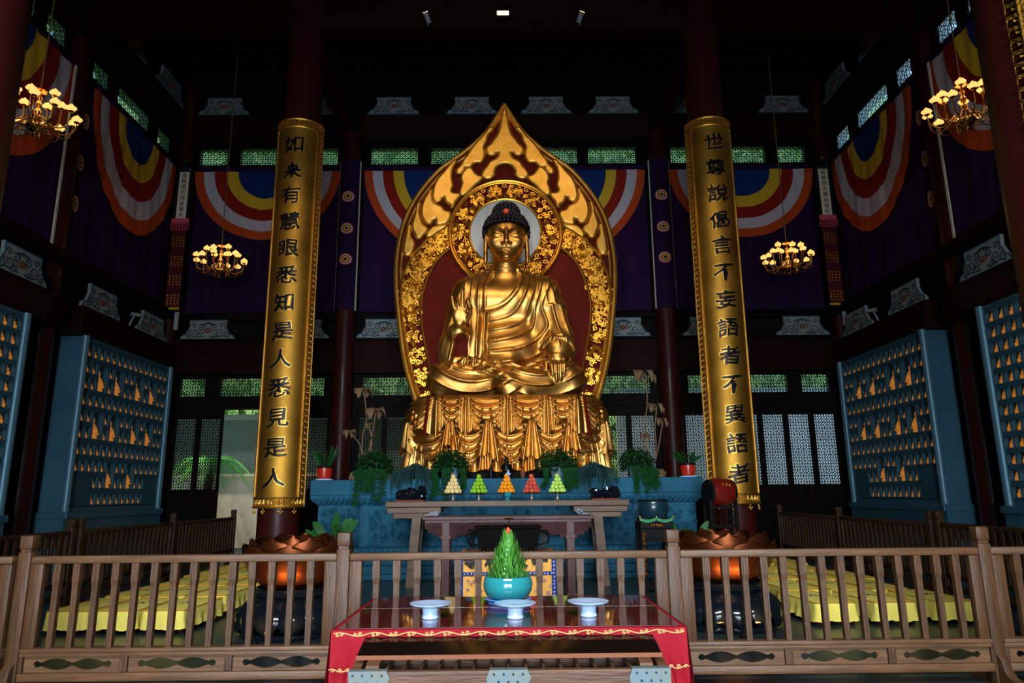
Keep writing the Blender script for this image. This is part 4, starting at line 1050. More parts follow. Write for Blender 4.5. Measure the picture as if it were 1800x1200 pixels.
# ================================================================== GILDED COUPLET BOARDS
couplet_m = MATS['couplet_gold']
relief_m = M('couplet_relief_gold', '8a6420', .5, 1.0, (3, '5e4416', .2), (22, .9))
def wobble(vs, seed):
    """give printed glyphs a brush-like rise and swelling"""
    return [(x * 1.02 + .012 * sin(y * 19 + seed), y * .92 + x * .1 + .012 * sin(x * 17 + seed * 2), z) for x, y, z in vs]
STROKES = {
 '来': [[(-.22, .2), (.0, .22), (.25, .27)], [(-.21, .14), (-.1, .03)], [(.22, .17), (.09, .04)], [(-.37, -.05), (0, -.02), (.37, .03)], [(0, .43), (.01, .0), (0, -.42)], [(-.02, -.05), (-.14, -.21), (-.37, -.36)], [(.02, -.04), (.16, -.2), (.4, -.34)]],
 '偈': [[(-.2, .43), (-.3, .22), (-.45, .05)], [(-.3, .2), (-.3, -.1), (-.3, -.43)], [(-.1, .39), (-.1, .06)], [(-.1, .39), (.28, .39), (.28, .06)], [(-.1, .22), (.28, .22)], [(-.1, .07), (.28, .07)],
       [(-.03, .06), (-.1, -.07), (-.19, -.16)], [(-.09, -.03), (.15, -.03), (.36, -.02), (.35, -.3), (.26, -.39), (.18, -.34)], [(.1, -.06), (.05, -.16), (-.05, -.25)], [(.08, -.14), (.18, -.25)], [(-.13, -.12), (-.13, -.35), (.22, -.35)]]}
def brush(strokes, ext, off):
    """characters laid down as tapering brush strokes"""
    m = MB()
    for S_ in strokes:
        P = catmull([(a * .45, b * .45) for a, b in S_], 5); n = len(P); L = []; R2 = []
        for i, p in enumerate(P):
            q, w = P[max(0, i - 1)], P[min(n - 1, i + 1)]; d = hypot(w[0] - q[0], w[1] - q[1]) or 1; nx, nz = -(w[1] - q[1]) / d, (w[0] - q[0]) / d
            h = .011 + .012 * (1 - .55 * i / n) + off; e = off * (-1 if i == 0 else 1 if i == n - 1 else 0); p = (p[0] + e * (w[0] - q[0]) / d, p[1] + e * (w[1] - q[1]) / d)
            L.append((p[0] + nx * h, p[1] + nz * h)); R2.append((p[0] - nx * h, p[1] - nz * h))
        m.grid([[(a, b, -ext) for a, b in L], [(a, b, ext) for a, b in L], [(a, b, ext) for a, b in R2], [(a, b, -ext) for a, b in R2]])
        for k in (0, n - 1): m.add([(L[k][0], L[k][1], -ext), (L[k][0], L[k][1], ext), (R2[k][0], R2[k][1], ext), (R2[k][0], R2[k][1], -ext)], [(0, 1, 2, 3)])
    return m.v, m.f
def slice_x(v, f, step=.03):
    """cut a glyph into narrow strips so that it can bend round the board"""
    bm = bmesh.new(); vv = [bm.verts.new(p) for p in v]
    for q in f:
        try: bm.faces.new([vv[i] for i in q])
        except ValueError: pass
    for k in range(-10, 11): bmesh.ops.bisect_plane(bm, geom=bm.verts[:] + bm.edges[:] + bm.faces[:], plane_co=(k * step, 0, 0), plane_no=(1, 0, 0), dist=1e-5)
    bm.verts.index_update(); r = [tuple(p.co) for p in bm.verts], [tuple(p.index for p in q.verts) for q in bm.faces]; bm.free(); return r
def couplet(s, txt, label, cy=14.7, cx=4.65, R=.5, z0=1.27, z1=9.72, textured=False, E=1.5):
    x0 = s * cx; root = thing('couplet_board', label, 'signboard', (x0, cy - .3, z0), 'gilded boards on the columns')
    P = lambda a, r, z: (x0 + r * sin(a), cy - r * cos(a), z)
    def arc(a0, a1, ra, zs, n=28): return [[P(a0 + (a1 - a0) * i / n, ra, z) for i in range(n + 1)] for z in zs]
    Fd = min(1.05, E * .8)
    m = MB().grid(arc(-E, E, R, (z0, z1), 40)).grid([[P(-E + 2 * E * i / 40, r, z1) for i in range(41)] for r in (R - .05, R)]).grid([[P(-E + 2 * E * i / 40, r, z0) for i in range(41)] for r in (R - .05, R)])
    for e in (-E, E): m.grid([[P(e, R - .05, z) for z in (z0, z1)], [P(e, R, z) for z in (z0, z1)]])
    m.build('board', couplet_m if not textured else relief_m, root, auto=False)
    m = MB()
    for a in (-Fd, Fd): m.tube([P(a, R + .008, z) for z in np.linspace(z0 + .2, z1 - .2, 12)], .022, 6)
    for z in (z0 + .2, z1 - .2): m.tube([P(-Fd + 2 * Fd * i / 30, R + .008, z) for i in range(31)], .022, 6)
    for z in (z0 + .015, z1 - .015): m.tube([P(-E + 2 * E * i / 40, R + .006, z) for i in range(41)], .025, 6)
    for a in (-E, E): m.tube([P(a, R + .004, z) for z in (z0, z1)], .022, 6)
    m.build('moulded_rim', relief_m if textured else gold_b, root)
    m = MB(); key = [(0, 0), (0, 1), (.8, 1), (.8, .3), (.4, .3), (.4, .62), (.55, .62)]
    def keyrun(fn, n):
        for i in range(n): m.tube([fn(i + p[0], p[1]) for p in key], .011, 4)
    n = 15; keyrun(lambda u, v: P(-E + .05 + (2 * E - .1) * u / n, R + .006, z0 + .045 + .115 * v), n); keyrun(lambda u, v: P(-E + .05 + (2 * E - .1) * u / n, R + .006, z1 - .16 + .115 * v), n)
    n = 66
    for q in (-1, 1): keyrun(lambda u, v: P(q * (Fd + .09 + .27 * v), R + .006, z0 + .22 + (z1 - z0 - .44) * u / n), n)
    m.build('key_fret', relief_m if textured else gold_b, root)
    if txt:
        g = MB(); k = MB(); N = len(txt)
        for i, ch in enumerate(txt):
            zc = 9.06 - i * (9.06 - 1.83) / (N - 1)
            for mb, off, ext, rr in ((g, .024, .006, R + .003), (k, .007, .01, R + .01)):
                v, f = brush(STROKES[ch], ext, off) if ch in STROKES else glyph(ch, .45, ext, off)
                v, f = slice_x(wobble(v, i), f)
                mb.add([P(p[0] / R, rr + (p[2] if p[2] > 0 else 0) + .004, zc + p[1]) for p in v], f)
        g.build('gold_outline', gold_b, root, smooth=False); k.build('lettering', ink, root, smooth=False)
    m = MB()
    for a in (-.9, -.35, .35, .9):
        m.tube([P(a, R, z0), P(a, R + .01, z0 - .05)], .012, 6)
        for q in range(3): m.ball(P(a + (q - 1) * .06, R + .01, z0 - .07 - (.03 if q == 1 else 0)), .022, 8, 6)
    m.build('pendant_knob', gold_b, root)
couplet(-1, '如来有慧眼悉知是人悉見是人', 'gilded curved board with black characters on the red column left of the statue')
couplet(1, '世尊說偈言不妄語者不異語者', 'gilded curved board with black characters on the red column right of the statue')
couplet(1, '', 'gilded relief-textured board on the near column at the right edge of the view', 5.4, 4.66, .5, 1.3, 9.0, True, .85)

# ================================================================== NICHE CABINETS
def figurine_proto(h, name):
    m = MB(); P = [(.34, 0), (.42, .05), (.4, .1), (.3, .13), (.36, .16), (.4, .2), (.4, .28), (.3, .36), (.22, .42), (.24, .52), (.25, .6), (.2, .66), (.09, .7), (.1, .74), (.13, .8), (.125, .88), (.07, .95), (.02, 1.0)]
    m.lathe([(r * h * (.82 if h < .3 else .56), z * h) for r, z in P], (0, 0, 0), 12)
    for q in (-1, 1): m.tube([(q * .2 * h, 0, .6 * h), (q * .26 * h, -.04 * h, .44 * h), (q * .06 * h, -.2 * h, .36 * h)], [.05 * h, .05 * h, .035 * h], 6)
    m.ball((0, -.02 * h, .24 * h), .3 * h, 10, 6, (1.1, .9, .35)); return m.build(name, stat_m)
figS = figurine_proto(.22, 'niche_figurine'); figB = figurine_proto(.5, 'large_niche_figurine'); FIGN = {'s': 0, 'b': 0}
def place_fig(kind, loc, rz, label):
    src = figS if kind == 's' else figB; FIGN[kind] += 1
    o = src if FIGN[kind] == 1 else src.copy()
    if FIGN[kind] > 1: COL.objects.link(o)
    o.location = loc; o.rotation_euler = (0, 0, rz)
    tag(o, label, 'figurine', 'golden figurines in the wall niches'); return o
NTH = ['', 'first', 'second', 'third', 'fourth', 'fifth', 'sixth', 'seventh', 'eighth', 'ninth', 'tenth', 'eleventh', 'twelfth', 'thirteenth', 'fourteenth', 'fifteenth', 'sixteenth']
def cabinet(s, y0, y1, label, rows, wing, figs, z0=1.32, z1=4.96, ncol=15, near_panel=True):
    X = lambda d: s * (9.42 + d); sd = 'left' if s < 0 else 'right'
    root = thing('niche_cabinet', label, 'cabinet', (s * 9.7, (y0 + y1) / 2, 0), 'blue steel niche cabinets along the side walls')
    a, b = sorted((X(.3), X(.55))); m = MB().box(a, b, y0, y1, 1.2, 5.04); a, b = sorted((X(.0), X(.55))); m.box(a, b, y0 - .03, y0 + .03, 1.2, 5.04)
    m.box(a, b, y1 - .03, y1 + .03, 1.2, 5.04).box(a, b, y0, y1, 4.97, 5.04).box(a, b, y0, y1, 1.2, 1.3); m.build('case', steel, root, smooth=False)
    a, b = sorted((X(-.06), X(.56))); m = MB().box(a, b, y0 - .1, y1 + .1, 0, 1.06).box(*sorted((X(-.12), X(.56))), y0 - .12, y1 + .12, 1.06, 1.2, .015); m.build('plinth', steel, root, smooth=False)
    for y in (y0, y1): MB().tube([(X(0), y, z) for z in (1.2, 1.22, 5.02, 5.05)], [.1, .085, .085, .09], 14).build('corner_post', M('post_steel', '557888', .4, .3), root)
    g = MB(); lm = MB(); ya, yb = y0 + .1, y1 - .1; cw = (yb - ya) / ncol; rh = (z1 - z0) / len(rows); cells = []; done = set()
    for j, row in enumerate(rows):
        u = 0; idx = 0; zt = z1 - j * rh
        for ch in row:
            wdt = {'s': 1, 'B': wing[0], 'b': wing[0], 'D': wing[1], 'd': wing[1], 'x': 3, '.': 1}[ch]
            if ch in 'sBD':
                idx += 1; cells.append((ch != 's', ya + u * cw, ya + (u + wdt) * cw, zt - rh * (2 if ch in 'BD' else 1), zt, j, idx))
            elif ch == 'x':
                p, q = sorted((X(.02), X(.3))); g.box(p, q, ya + u * cw, ya + (u + 3) * cw, zt - rh, zt)
            u += wdt
    for big, a0, a1, c0, c1, j, idx in cells:
        mg = .02; l, r, bt = a0 + mg, a1 - mg, c0 + .035; w = (r - l) / 2; sp_ = c1 - .05 - w * .8
        arc = [((l + r) / 2 - w * cos(pi * i / 8), sp_ + w * .8 * sin(pi * i / 8)) for i in range(9)]; loop = [(l, bt)] + arc + [(r, bt)]
        q = lambda p, d=0.0: (X(d), p[0], p[1]); fr = 0.0
        for A, Bq in (((a0, c0), (l, c1)), ((r, c0), (a1, c1)), ((l, c0), (r, bt))): g.add([q((A[0], A[1])), q((Bq[0], A[1])), q((Bq[0], Bq[1])), q((A[0], Bq[1]))], [(0, 1, 2, 3)])
        for i in range(8): g.add([q(arc[i]), q(arc[i + 1]), q((arc[i + 1][0], c1)), q((arc[i][0], c1))], [(0, 1, 2, 3)])
        n = len(loop); g.add([q(p) for p in loop] + [q(p, .26) for p in loop], [(i, (i + 1) % n, (i + 1) % n + n, i + n) for i in range(n)] + [tuple(range(n, 2 * n))])
        g.tube([q(p, -.008) for p in loop], .009, 4, False)
        if figs(j, idx, (a0 + a1) / 2):
            cy = (a0 + a1) / 2
            place_fig('b' if big else 's', (X(.11 if big else .08), cy, bt + .002), -s * pi / 2, 'figurine in the %s %s niche cabinet, row %d from top, %s from near end' % ('nearer' if y1 < 14 else 'farther', sd, j + 1, NTH[idx]))
    g.build('niche_front', niche_m, root, smooth=False)
    if lm.v: lm.build('niche_lamp', lampw, root, smooth=False)
    return root
S = 's'; R_ = ['s' * 15, 'ssBsBssBsBss', 'ssbsbssbsbss', 's' * 15, 'ssBsBssBsBss', 'ssbsbssbsbss', 's' * 15, 'sssssDssDsssss', 'xssdssdssx', 'xsssssssssx']
for s, sd in ((-1, 'left'), (1, 'right')):
    cabinet(s, 15.38, 19.4, 'blue steel cabinet of lit niches on the %s wall beyond the side column' % sd, R_, (1.75, 1.5), lambda j, i, y: True)
nl = lambda j, i, y: y > 12.72
nr = lambda j, i, y: y > 12.12
cabinet(-1, 11.0, 13.4, 'blue steel cabinet of lit niches at the left edge, before the side column', ['s' * 8] * 12, (1, 1), nl, ncol=8)
cabinet(1, 11.0, 13.4, 'blue steel cabinet of lit niches at the right edge, before the side column', ['s' * 8] * 12, (1, 1), nr, ncol=8)

# ================================================================== CHANDELIERS
def chandelier_proto():
    root = thing('chandelier', 'x', 'chandelier', (0, 0, 0))
    MB().lathe([(.01, -.42), (.05, -.38), (.03, -.34), (.12, -.28), (.15, -.22), (.1, -.16), (.05, -.12), (.07, -.04), (.04, .0), (.06, .06), (.03, .12), (.05, .2), (.025, .26), (.045, .32), (.02, .38), (.02, .42)], (0, 0, 0), 16).build('stem', brass, root)
    MB().lathe([(.02, .42), (.1, .44), (.11, .455), (.02, .47)], (0, 0, 0), 20).build('canopy_disc', brass, root)
    for n, R, zl, z0, ph in ((12, .58, .02, -.22, .1), (6, .34, .26, -.1, .35)):
        for i in range(n):
            a = 2 * pi * i / n + ph; dn = .1 if i % 2 else 0
            pts = catmull([(.08, z0), (R * .35, z0 + .06), (R * .62, z0 - .06 + dn * .3), (R * .9, z0 + .0), (R * 1.0, zl - .12 + dn * .5), (R, zl - .03 + dn * .5)], 3)
            arm = MB().tube([(p[0] * cos(a), p[0] * sin(a), p[1]) for p in pts], .011, 6).build('arm', dbrass, root)
            c = (R * cos(a), R * sin(a), zl - .03 + dn * .5)
            MB().lathe([(.012, 0), (.045, .012), (.05, .02), (.02, .026)], c, 10).build('drip_pan', brass, arm)
            MB().lathe([(.02, .026), (.062, .045), (.078, .07), (.07, .1), (.035, .125), (.006, .16)], c, 12, wob=lambda t, z: 1 + .13 * cos(6 * t)).build('lotus_shade', bulb, arm)
    m = MB()
    for i in range(8):
        a = 2 * pi * i / 8; m.tube([((.1 + .16 * sin(pi * k / 10)) * cos(a), (.1 + .16 * sin(pi * k / 10)) * sin(a), -.3 + .26 * k / 10 - .12 * sin(pi * k / 10)) for k in range(11)], .009, 5)
    m.build('scroll_cage', dbrass, root)
    MB().tube([(0, 0, .46), (0, 0, 7.42)], .012, 6).build('cable', rope_m, root)
    return freeze(root)
ch = chandelier_proto()
for i, (x, y, z, lb) in enumerate(((-7.25, 17, 7.3, 'small-looking lit brass chandelier before the left back banner'), (7.22, 17, 7.28, 'small-looking lit brass chandelier before the right back banner'), (-8.05, 11, 7.95, 'large lit brass chandelier at the upper left edge'), (8.02, 11, 7.98, 'large lit brass chandelier at the upper right edge'))):
    if i == 0: ch.location = (x, y, z); ch['label'] = lb; ch['group'] = 'lit brass chandeliers'
    else: dup(ch, (x, y, z), lb, .2 * i, 'lit brass chandeliers')
    if i > 1:
        for o in bpy.data.objects:
            if o.parent and o.parent.location == Vector((x, y, z)) and o.name.startswith('cable'): o.scale.z = .905
    d = bpy.data.lights.new('chandelier_light', 'POINT'); d.energy = 10; d.color = (1, .66, .32); d.shadow_soft_size = .35
    o = bpy.data.objects.new('chandelier_light', d); COL.objects.link(o); o.location = (x, y, z + .35)

# ================================================================== BEAM LAMPS
for s, sd in ((-1, 'left'), (1, 'right')):
    x = s * 1.757; root = thing('spotlight', 'small pale %s-hand spotlight fixed on the high front beam' % sd, 'lamp', (x, 14.4, 12.2), 'lamps on the high beam')
    ax = Matrix.Translation((x, 14.12, 12.2)) @ Matrix.Rotation(math.radians(38), 4, 'X') @ Matrix.Rotation(s * .35, 4, 'Y')
    MB().lathe([(.04, -.13), (.055, -.11), (.06, .08), (.075, .1), (.075, .115)], (0, 0, 0), 18).xf(ax).build('lamp_body', whitep, root)
    MB().lathe([(.001, .116), (.066, .117)], (0, 0, 0), 18, caps=False).xf(ax).build('lamp_lens', lampface, root)
    MB().tube([(x, 14.12, 12.12), (x, 14.25, 12.1), (x, 14.45, 12.2)], .02, 6).build('bracket', whitep, root)
root = thing('floodlight', 'small glowing rectangular floodlight at the middle of the high beam', 'lamp', (0, 14.4, 12.2))
MB().box(-.17, .13, 14.1, 14.2, 12.22, 12.36, .01).build('lamp_body', bronze, root, smooth=False); MB().box(-.15, .11, 14.085, 14.1, 12.245, 12.335).build('lamp_face', lampface, root, smooth=False)
MB().bar((-.02, 14.18, 12.28), (-.02, 14.46, 12.28), .04, .04).build('bracket', bronze, root, smooth=False)
# ================================================================== TIMBER BALUSTRADES
def railing(name, L, n, mat, label, npan=3):
    """one section, running along +X from 0 to L"""
    root = thing(name, label, 'railing', (0, 0, 0))
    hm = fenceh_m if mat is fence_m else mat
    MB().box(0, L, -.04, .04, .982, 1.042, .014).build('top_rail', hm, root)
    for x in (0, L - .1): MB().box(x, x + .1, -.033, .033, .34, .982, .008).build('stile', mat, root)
    g = (L - .2) / (n + .4)
    for i in range(n):
        x = .1 + g * (i + .7)
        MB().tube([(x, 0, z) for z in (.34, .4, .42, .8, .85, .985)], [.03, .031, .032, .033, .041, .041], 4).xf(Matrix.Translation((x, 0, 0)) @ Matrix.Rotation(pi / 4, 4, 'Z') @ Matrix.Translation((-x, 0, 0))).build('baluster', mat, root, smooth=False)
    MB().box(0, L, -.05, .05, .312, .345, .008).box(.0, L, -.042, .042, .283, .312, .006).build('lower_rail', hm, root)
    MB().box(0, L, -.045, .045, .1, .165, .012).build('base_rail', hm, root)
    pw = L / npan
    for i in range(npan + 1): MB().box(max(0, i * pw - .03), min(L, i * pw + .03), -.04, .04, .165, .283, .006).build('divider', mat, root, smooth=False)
    for i in range(npan):
        c = (i + .5) * pw; h = pw * .375; up = []
        for k in range(41):
            u = -1 + 2 * k / 40; a = abs(u); v = .012 + .03 * max(0, sin(pi * min(1, a / .82))) ** 1.1 if a < .82 else .024 * sqrt(max(0, 1 - ((a - .91) / .09) ** 2)) + .001
            up.append((c + u * h, v))
        hole = [(a, .224 + b) for a, b in up] + [(a, .224 - b) for a, b in up[::-1]]
        v, f = shape([[(i * pw, .16), ((i + 1) * pw, .16), ((i + 1) * pw, .288), (i * pw, .288)], hole], .009)
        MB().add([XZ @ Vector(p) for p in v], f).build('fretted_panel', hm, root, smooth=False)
    return freeze(root)
def post(name, mat, label):
    root = thing(name, label, 'post', (0, 0, 0))
    MB().box(-.052, .052, -.052, .052, 0, 1.075, .008).build('shaft', mat, root); MB().box(-.04, .04, -.04, .04, 1.075, 1.1).build('neck', mat, root, smooth=False)
    MB().box(-.053, .053, -.053, .053, 1.1, 1.205, .012).build('cap', mat, root)
    for q in (-1, 1):
        v, f = shape([[(0, 0), (.24, 0), (.25, .03), (.2, .06), (.13, .075), (.08, .12), (.055, .2), (0, .24)]], .028, .008)
        MB().add([(p[2], q * (p[0] + .04), p[1]) for p in v], f).build('scroll_foot', mat, root)
    return freeze(root)
GR = 'sections of the front railing'; FY = 5.95
px_ = [-6.5, -3.892, -1.331, 1.348, 3.885, 6.49]
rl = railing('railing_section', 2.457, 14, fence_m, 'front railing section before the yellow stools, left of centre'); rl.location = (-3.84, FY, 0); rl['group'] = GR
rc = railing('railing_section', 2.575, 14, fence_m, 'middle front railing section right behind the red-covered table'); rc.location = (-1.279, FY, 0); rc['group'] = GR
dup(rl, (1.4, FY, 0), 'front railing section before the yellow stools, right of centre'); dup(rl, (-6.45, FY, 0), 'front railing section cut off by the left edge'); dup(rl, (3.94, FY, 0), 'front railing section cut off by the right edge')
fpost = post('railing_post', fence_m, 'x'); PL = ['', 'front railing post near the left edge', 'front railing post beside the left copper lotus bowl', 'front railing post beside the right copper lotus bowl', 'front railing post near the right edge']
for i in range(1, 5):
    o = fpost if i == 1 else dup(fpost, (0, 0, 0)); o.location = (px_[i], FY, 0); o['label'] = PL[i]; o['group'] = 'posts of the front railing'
sr = railing('side_railing_section', 2.86, 17, fenced_m, 'x'); spost = post('side_railing_post', fenced_m, 'x'); one = True
for s, sd in ((-1, 'left'), (1, 'right')):
    for i, y0 in enumerate((13.71, 10.75, 7.59)):
        lb = 'dark side railing section on the %s, %s of three from the camera' % (sd, ('third', 'second', 'first')[i])
        if one: sr.location = (s * 6.3, y0, 0); sr.rotation_euler = (0, 0, pi / 2); sr['label'] = lb; sr['group'] = 'dark side railing sections'
        else: dup(sr, (s * 6.3, y0, 0), lb, pi / 2, 'dark side railing sections')
        pl = [16.62, 13.66, 10.7] if i == 0 else []
        for k, y in enumerate((16.63, 13.66, 10.7, 10.5) if i == 0 else ()):
            lb2 = 'dark post of the %s side railing, %s from its far end' % (sd, NTH[k + 1])
            if one and k == 0: spost.location = (s * 6.3, y, 0); spost['label'] = lb2; spost['group'] = 'posts of the dark side railings'
            else:
                np_ = dup(spost, (s * 6.3, y, 0), lb2, None, 'posts of the dark side railings')
                if k == 3:
                    for o in [o for o in bpy.data.objects if o.parent == np_ and o.name.startswith('scroll_foot')]: bpy.data.objects.remove(o)
        one = False

# ================================================================== YELLOW KNEELING STOOLS
def stool_proto():
    w, d, h = .236, .51, .25; root = thing('kneeling_stool', 'x', 'stool', (0, 0, 0)); per = []; r = .03
    for cx, cy, a0 in ((w - r, -d + r, -pi / 2), (w - r, d - r, 0), (-w + r, d - r, pi / 2), (-w + r, -d + r, pi)):
        for k in range(4): a = a0 + k / 3 * pi / 2; per.append((cx + r * cos(a), cy + r * sin(a), cos(a), sin(a)))
    dense = []
    for i in range(len(per)):
        A, Bq = per[i], per[(i + 1) % len(per)]; n = max(1, int(hypot(A[0] - Bq[0], A[1] - Bq[1]) / .018))
        for k in range(n): t = k / n; dense.append(tuple(A[j] + (Bq[j] - A[j]) * t for j in range(4)))
    rows = []; arc = 0
    for z, fl_, wv in ((h, -.004, 0), (h - .012, .002, 0), (.16, .008, .1), (.12, .012, .4), (.05, .024, 1)):
        rows.append([(x + nx * (fl_ + .012 * wv * sin(i * .62 + .5 * sin(i * .17))), y + ny * (fl_ + .012 * wv * sin(i * .62 + .5 * sin(i * .17))), z + (.008 * sin(i * .31) + .006 * sin(i * .83)) * wv) for i, (x, y, nx, ny) in enumerate(dense)])
    m = MB().grid(rows, True)
    top = [[(x * f, y * f, h + .012 * (1 - f * f)) for x, y, nx, ny in dense] for f in (1, .8, .5, .2)]; top[0] = rows[0]; m.grid(top, True); n = len(dense); m.add(top[-1], [tuple(range(n))])
    m.build('fitted_cover', yell_cov, root)
    p = MB().tube([(x * 1.0, y * 1.0, h + .0) for x, y, nx, ny in dense] + [dense[0][:2] + (h,)], .0055, 5, False)
    p.build('piping', pipe_or, root)
    e = MB()
    for k in range(9):
        a = pi / 2 + (k - 4) * .38; L = .085 if k % 2 == 0 else .06; c, s_ = cos(a), sin(a)
        e.add([(.02 * c - .0, -.02 + .05 * s_, h + .0135), (c * L * .55 - s_ * .014, -.02 + s_ * L * .75 + c * .014, h + .0145), (c * L, -.02 + s_ * L * 1.3, h + .0145), (c * L * .55 + s_ * .014, -.02 + s_ * L * .75 - c * .014, h + .0145)], [(0, 1, 2, 3)])
    e.build('lotus_embroidery', emb_v, root, smooth=False)
    b = MB().box(-.22, .22, -.46, .46, .12, .22)
    b.build('wooden_frame', lacq, root, smooth=False)
    for x in (-.2, .2):
        for y in (-.44, .44): MB().box(x - .022, x + .022, y - .022, y + .022, 0, .12).build('leg', lacq, root, smooth=False)
    return freeze(root)
st = stool_proto(); first_s = True
SL = {-1: [(8.9, (-4.97, -4.42, -3.87)), (10.1, (-4.98, -4.42, -3.88)), (11.25, (-4.9, -4.35, -3.8)), (12.4, (-5.0, -4.45, -3.9)), (13.5, (-5.0, -4.45))],
      1: [(8.95, (3.72, 4.42, 5.14)), (10.1, (3.86, 4.42, 4.98)), (11.25, (4.06, 4.62, 5.18)), (12.4, (4.4, 4.96)), (13.5, (4.55, 5.11))]}
for s, sd in ((-1, 'left'), (1, 'right')):
    for j, (y, xs) in enumerate(SL[s]):
        for i, x in enumerate(xs):
            lb = 'yellow kneeling stool, %s group, row %d from the front, %s from left' % (sd, j + 1, NTH[i + 1]); rz = (-.03 if s < 0 else .05) + .015 * sin(7 * x + 3 * j)
            if first_s: st.location = (x, y, 0); st.rotation_euler = (0, 0, rz); st['label'] = lb; st['group'] = 'yellow kneeling stools'; first_s = False
            else: dup(st, (x, y + .02 * sin(5 * x), 0), lb, rz, 'yellow kneeling stools')

# ================================================================== COPPER LOTUS BOWLS
def lotus_proto():
    root = thing('lotus_bowl', 'x', 'lotus bowl', (0, 0, 0))
    MB().lathe([(.02, 0), (.6, 0), (.62, .03), (.6, .06)], (0, 0, 0), 40).build('floor_plate', blk_gl, root)
    for i in range(14):
        a = 2 * pi * i / 14; rows = []
        for j in range(11):
            v = j / 10; R = .34 + .27 * sin(v * pi * .62); z = .4 - .36 * v ** 1.4; hw = .155 * sqrt(max(0, 1 - max(0, (v - .45) / .55) ** 2)) + .004
            rows.append([((R + .05 * (1 - u * u)) * cos(a) - u * hw * sin(a), (R + .05 * (1 - u * u)) * sin(a) + u * hw * cos(a), z + .02 * (1 - u * u)) for u in np.linspace(-1, 1, 9)])
        MB().grid(rows).build('base_petal', blk_gl, root, auto=False)
    MB().lathe([(.36, .38), (.44, .4), (.47, .43), (.45, .46), (.47, .49), (.46, .5), (.43, .5), (.42, .45), (.3, .45)], (0, 0, 0), 40, caps=False).build('base_collar', blk_gl, root)
    for dx in (-.19, .15): MB().lathe([(.03, 0), (.035, .02), (.03, .045), (.02, .046)], (dx, -.73, 0), 14).build('added_uplight_puck', blk_lac, root)  # added pucks marking where the petal glow starts; they give no light
    def petal(a, prof, w, z0, tip):
        rows = []
        for j in range(23):
            v = (j / 22) ** .8; k = v * (len(prof) - 1); q = min(int(k), len(prof) - 2); t = k - q; R = prof[q][0] * (1 - t) + prof[q + 1][0] * t; z = prof[q][1] * (1 - t) + prof[q + 1][1] * t
            cw = w * (1 if v < .62 else sqrt(max(0, 1 - ((v - .62) / .38) ** 3.2))) + .004
            rows.append([((R - .05 * (u * cw / w) ** 2 * R) * cos(a + u * cw), (R - .05 * (u * cw / w) ** 2 * R) * sin(a + u * cw), z - .03 * u * u * v) for u in np.linspace(-1, 1, 11)])
        m = MB().grid(rows); m.grid([[(p[0] * .965, p[1] * .965, p[2] + .004) for p in r] for r in rows]); return m
    for n, ph, w, prof in ((8, .1, .43, [(.24, .46), (.36, .5), (.47, .58), (.55, .68), (.6, .79), (.625, .88), (.625, .98)]), (8, .1 + pi / 8, .42, [(.24, .48), (.4, .56), (.5, .68), (.55, .82), (.56, .94), (.535, 1.05)]), (8, .1, .4, [(.2, .5), (.34, .62), (.41, .78), (.42, .94), (.385, 1.07)])):
        for i in range(n): petal(ph + 2 * pi * i / n, prof, w, .46, 1).build('petal', copper, root, auto=False)
    MB().lathe([(.02, .55), (.3, .56), (.33, .8), (.02, .82)], (0, 0, 0), 28).build('bowl_heart', copper, root)
    return freeze(root)
lo = lotus_proto(); lo.location = (-2.42, 8.45, 0); lo['label'] = 'large copper lotus bowl on a black petalled base, left of the altar'; lo['group'] = 'copper lotus bowls'
for cx, cy in ((-2.42, 8.45), (2.52, 8.6)):
    for dx in (-.19, .15): spot('added_petal_glow', (cx + dx, cy - .73, .06), (cx + dx * 1.05, cy - .45, .66), 45, (1, .48, .15), 60, .6, .1)  # added spots that put an orange glow on the lower petals
dup(lo, (2.52, 8.6, 0), 'large copper lotus bowl on a black petalled base, right of the altar', .2, 'copper lotus bowls')

# ================================================================== FRONT TABLE, OFFERTORY BOX
# the table group is drawn smaller, then scaled about the camera, 1.23 times larger
K = 1.231
def cam_scaled(o, at=None):
    at = Vector(at if at is not None else o.location); o.scale = (K, K, K); o.location = (K * at.x, K * at.y, K * at.z - .3468); return o
t = thing('offering_table', 'low glass-topped offering table under a red cloth at the front', 'table', (0, 4.22, 0))
MB().box(-.86, .86, 3.72, 4.75, .8, .84, .006).build('table_top', dark_w, t, smooth=False)
for x in (-.78, .78):
    for y in (3.82, 4.68): MB().box(x - .04, x + .04, y - .04, y + .04, .2817, .8).build('leg', dark_w, t, smooth=False)
c = MB().box(-.872, .882, 3.685, 4.77, .842, .85, .003)
rows = []
for j in range(5):
    rows.append([(x, 3.683 - .006 * sin(x * 14) * j / 4, .85 - .042 * j / 4) for x in np.linspace(-.872, .882, 80)])
c.grid(rows)
for s in (-1, 1):
    e = -.872 if s < 0 else .882; rows = []
    for j in range(17):
        v = j / 16; z = .85 - .5 * v; wd = max(.03, (.205 - .04 * v) * (1 - .55 * v)) + .012 * sin(v * 9)
        rows.append([(e - s * wd * (u / 12) + s * .012 * v * sin(u * .9), 3.68 - .03 * v * sin(u * .8 + 1) - .012 * v, z + .03 * (u / 12) * v) for u in range(13)])
    c.grid(rows); rows = []
    for j in range(13):
        v = j / 12; rows.append([(e + s * (.004 + .035 * v + .025 * v * sin(y * 11)), y, .85 - .48 * v) for y in np.linspace(3.685, 4.77, 40)])
    c.grid(rows)
tc_ = c.build('red_cloth', tabred, t)
m = MB()
m.tube([(x, 3.676, .832 + .008 * sin(x * 36)) for x in np.linspace(-.86, .87, 220)], .0028, 4)
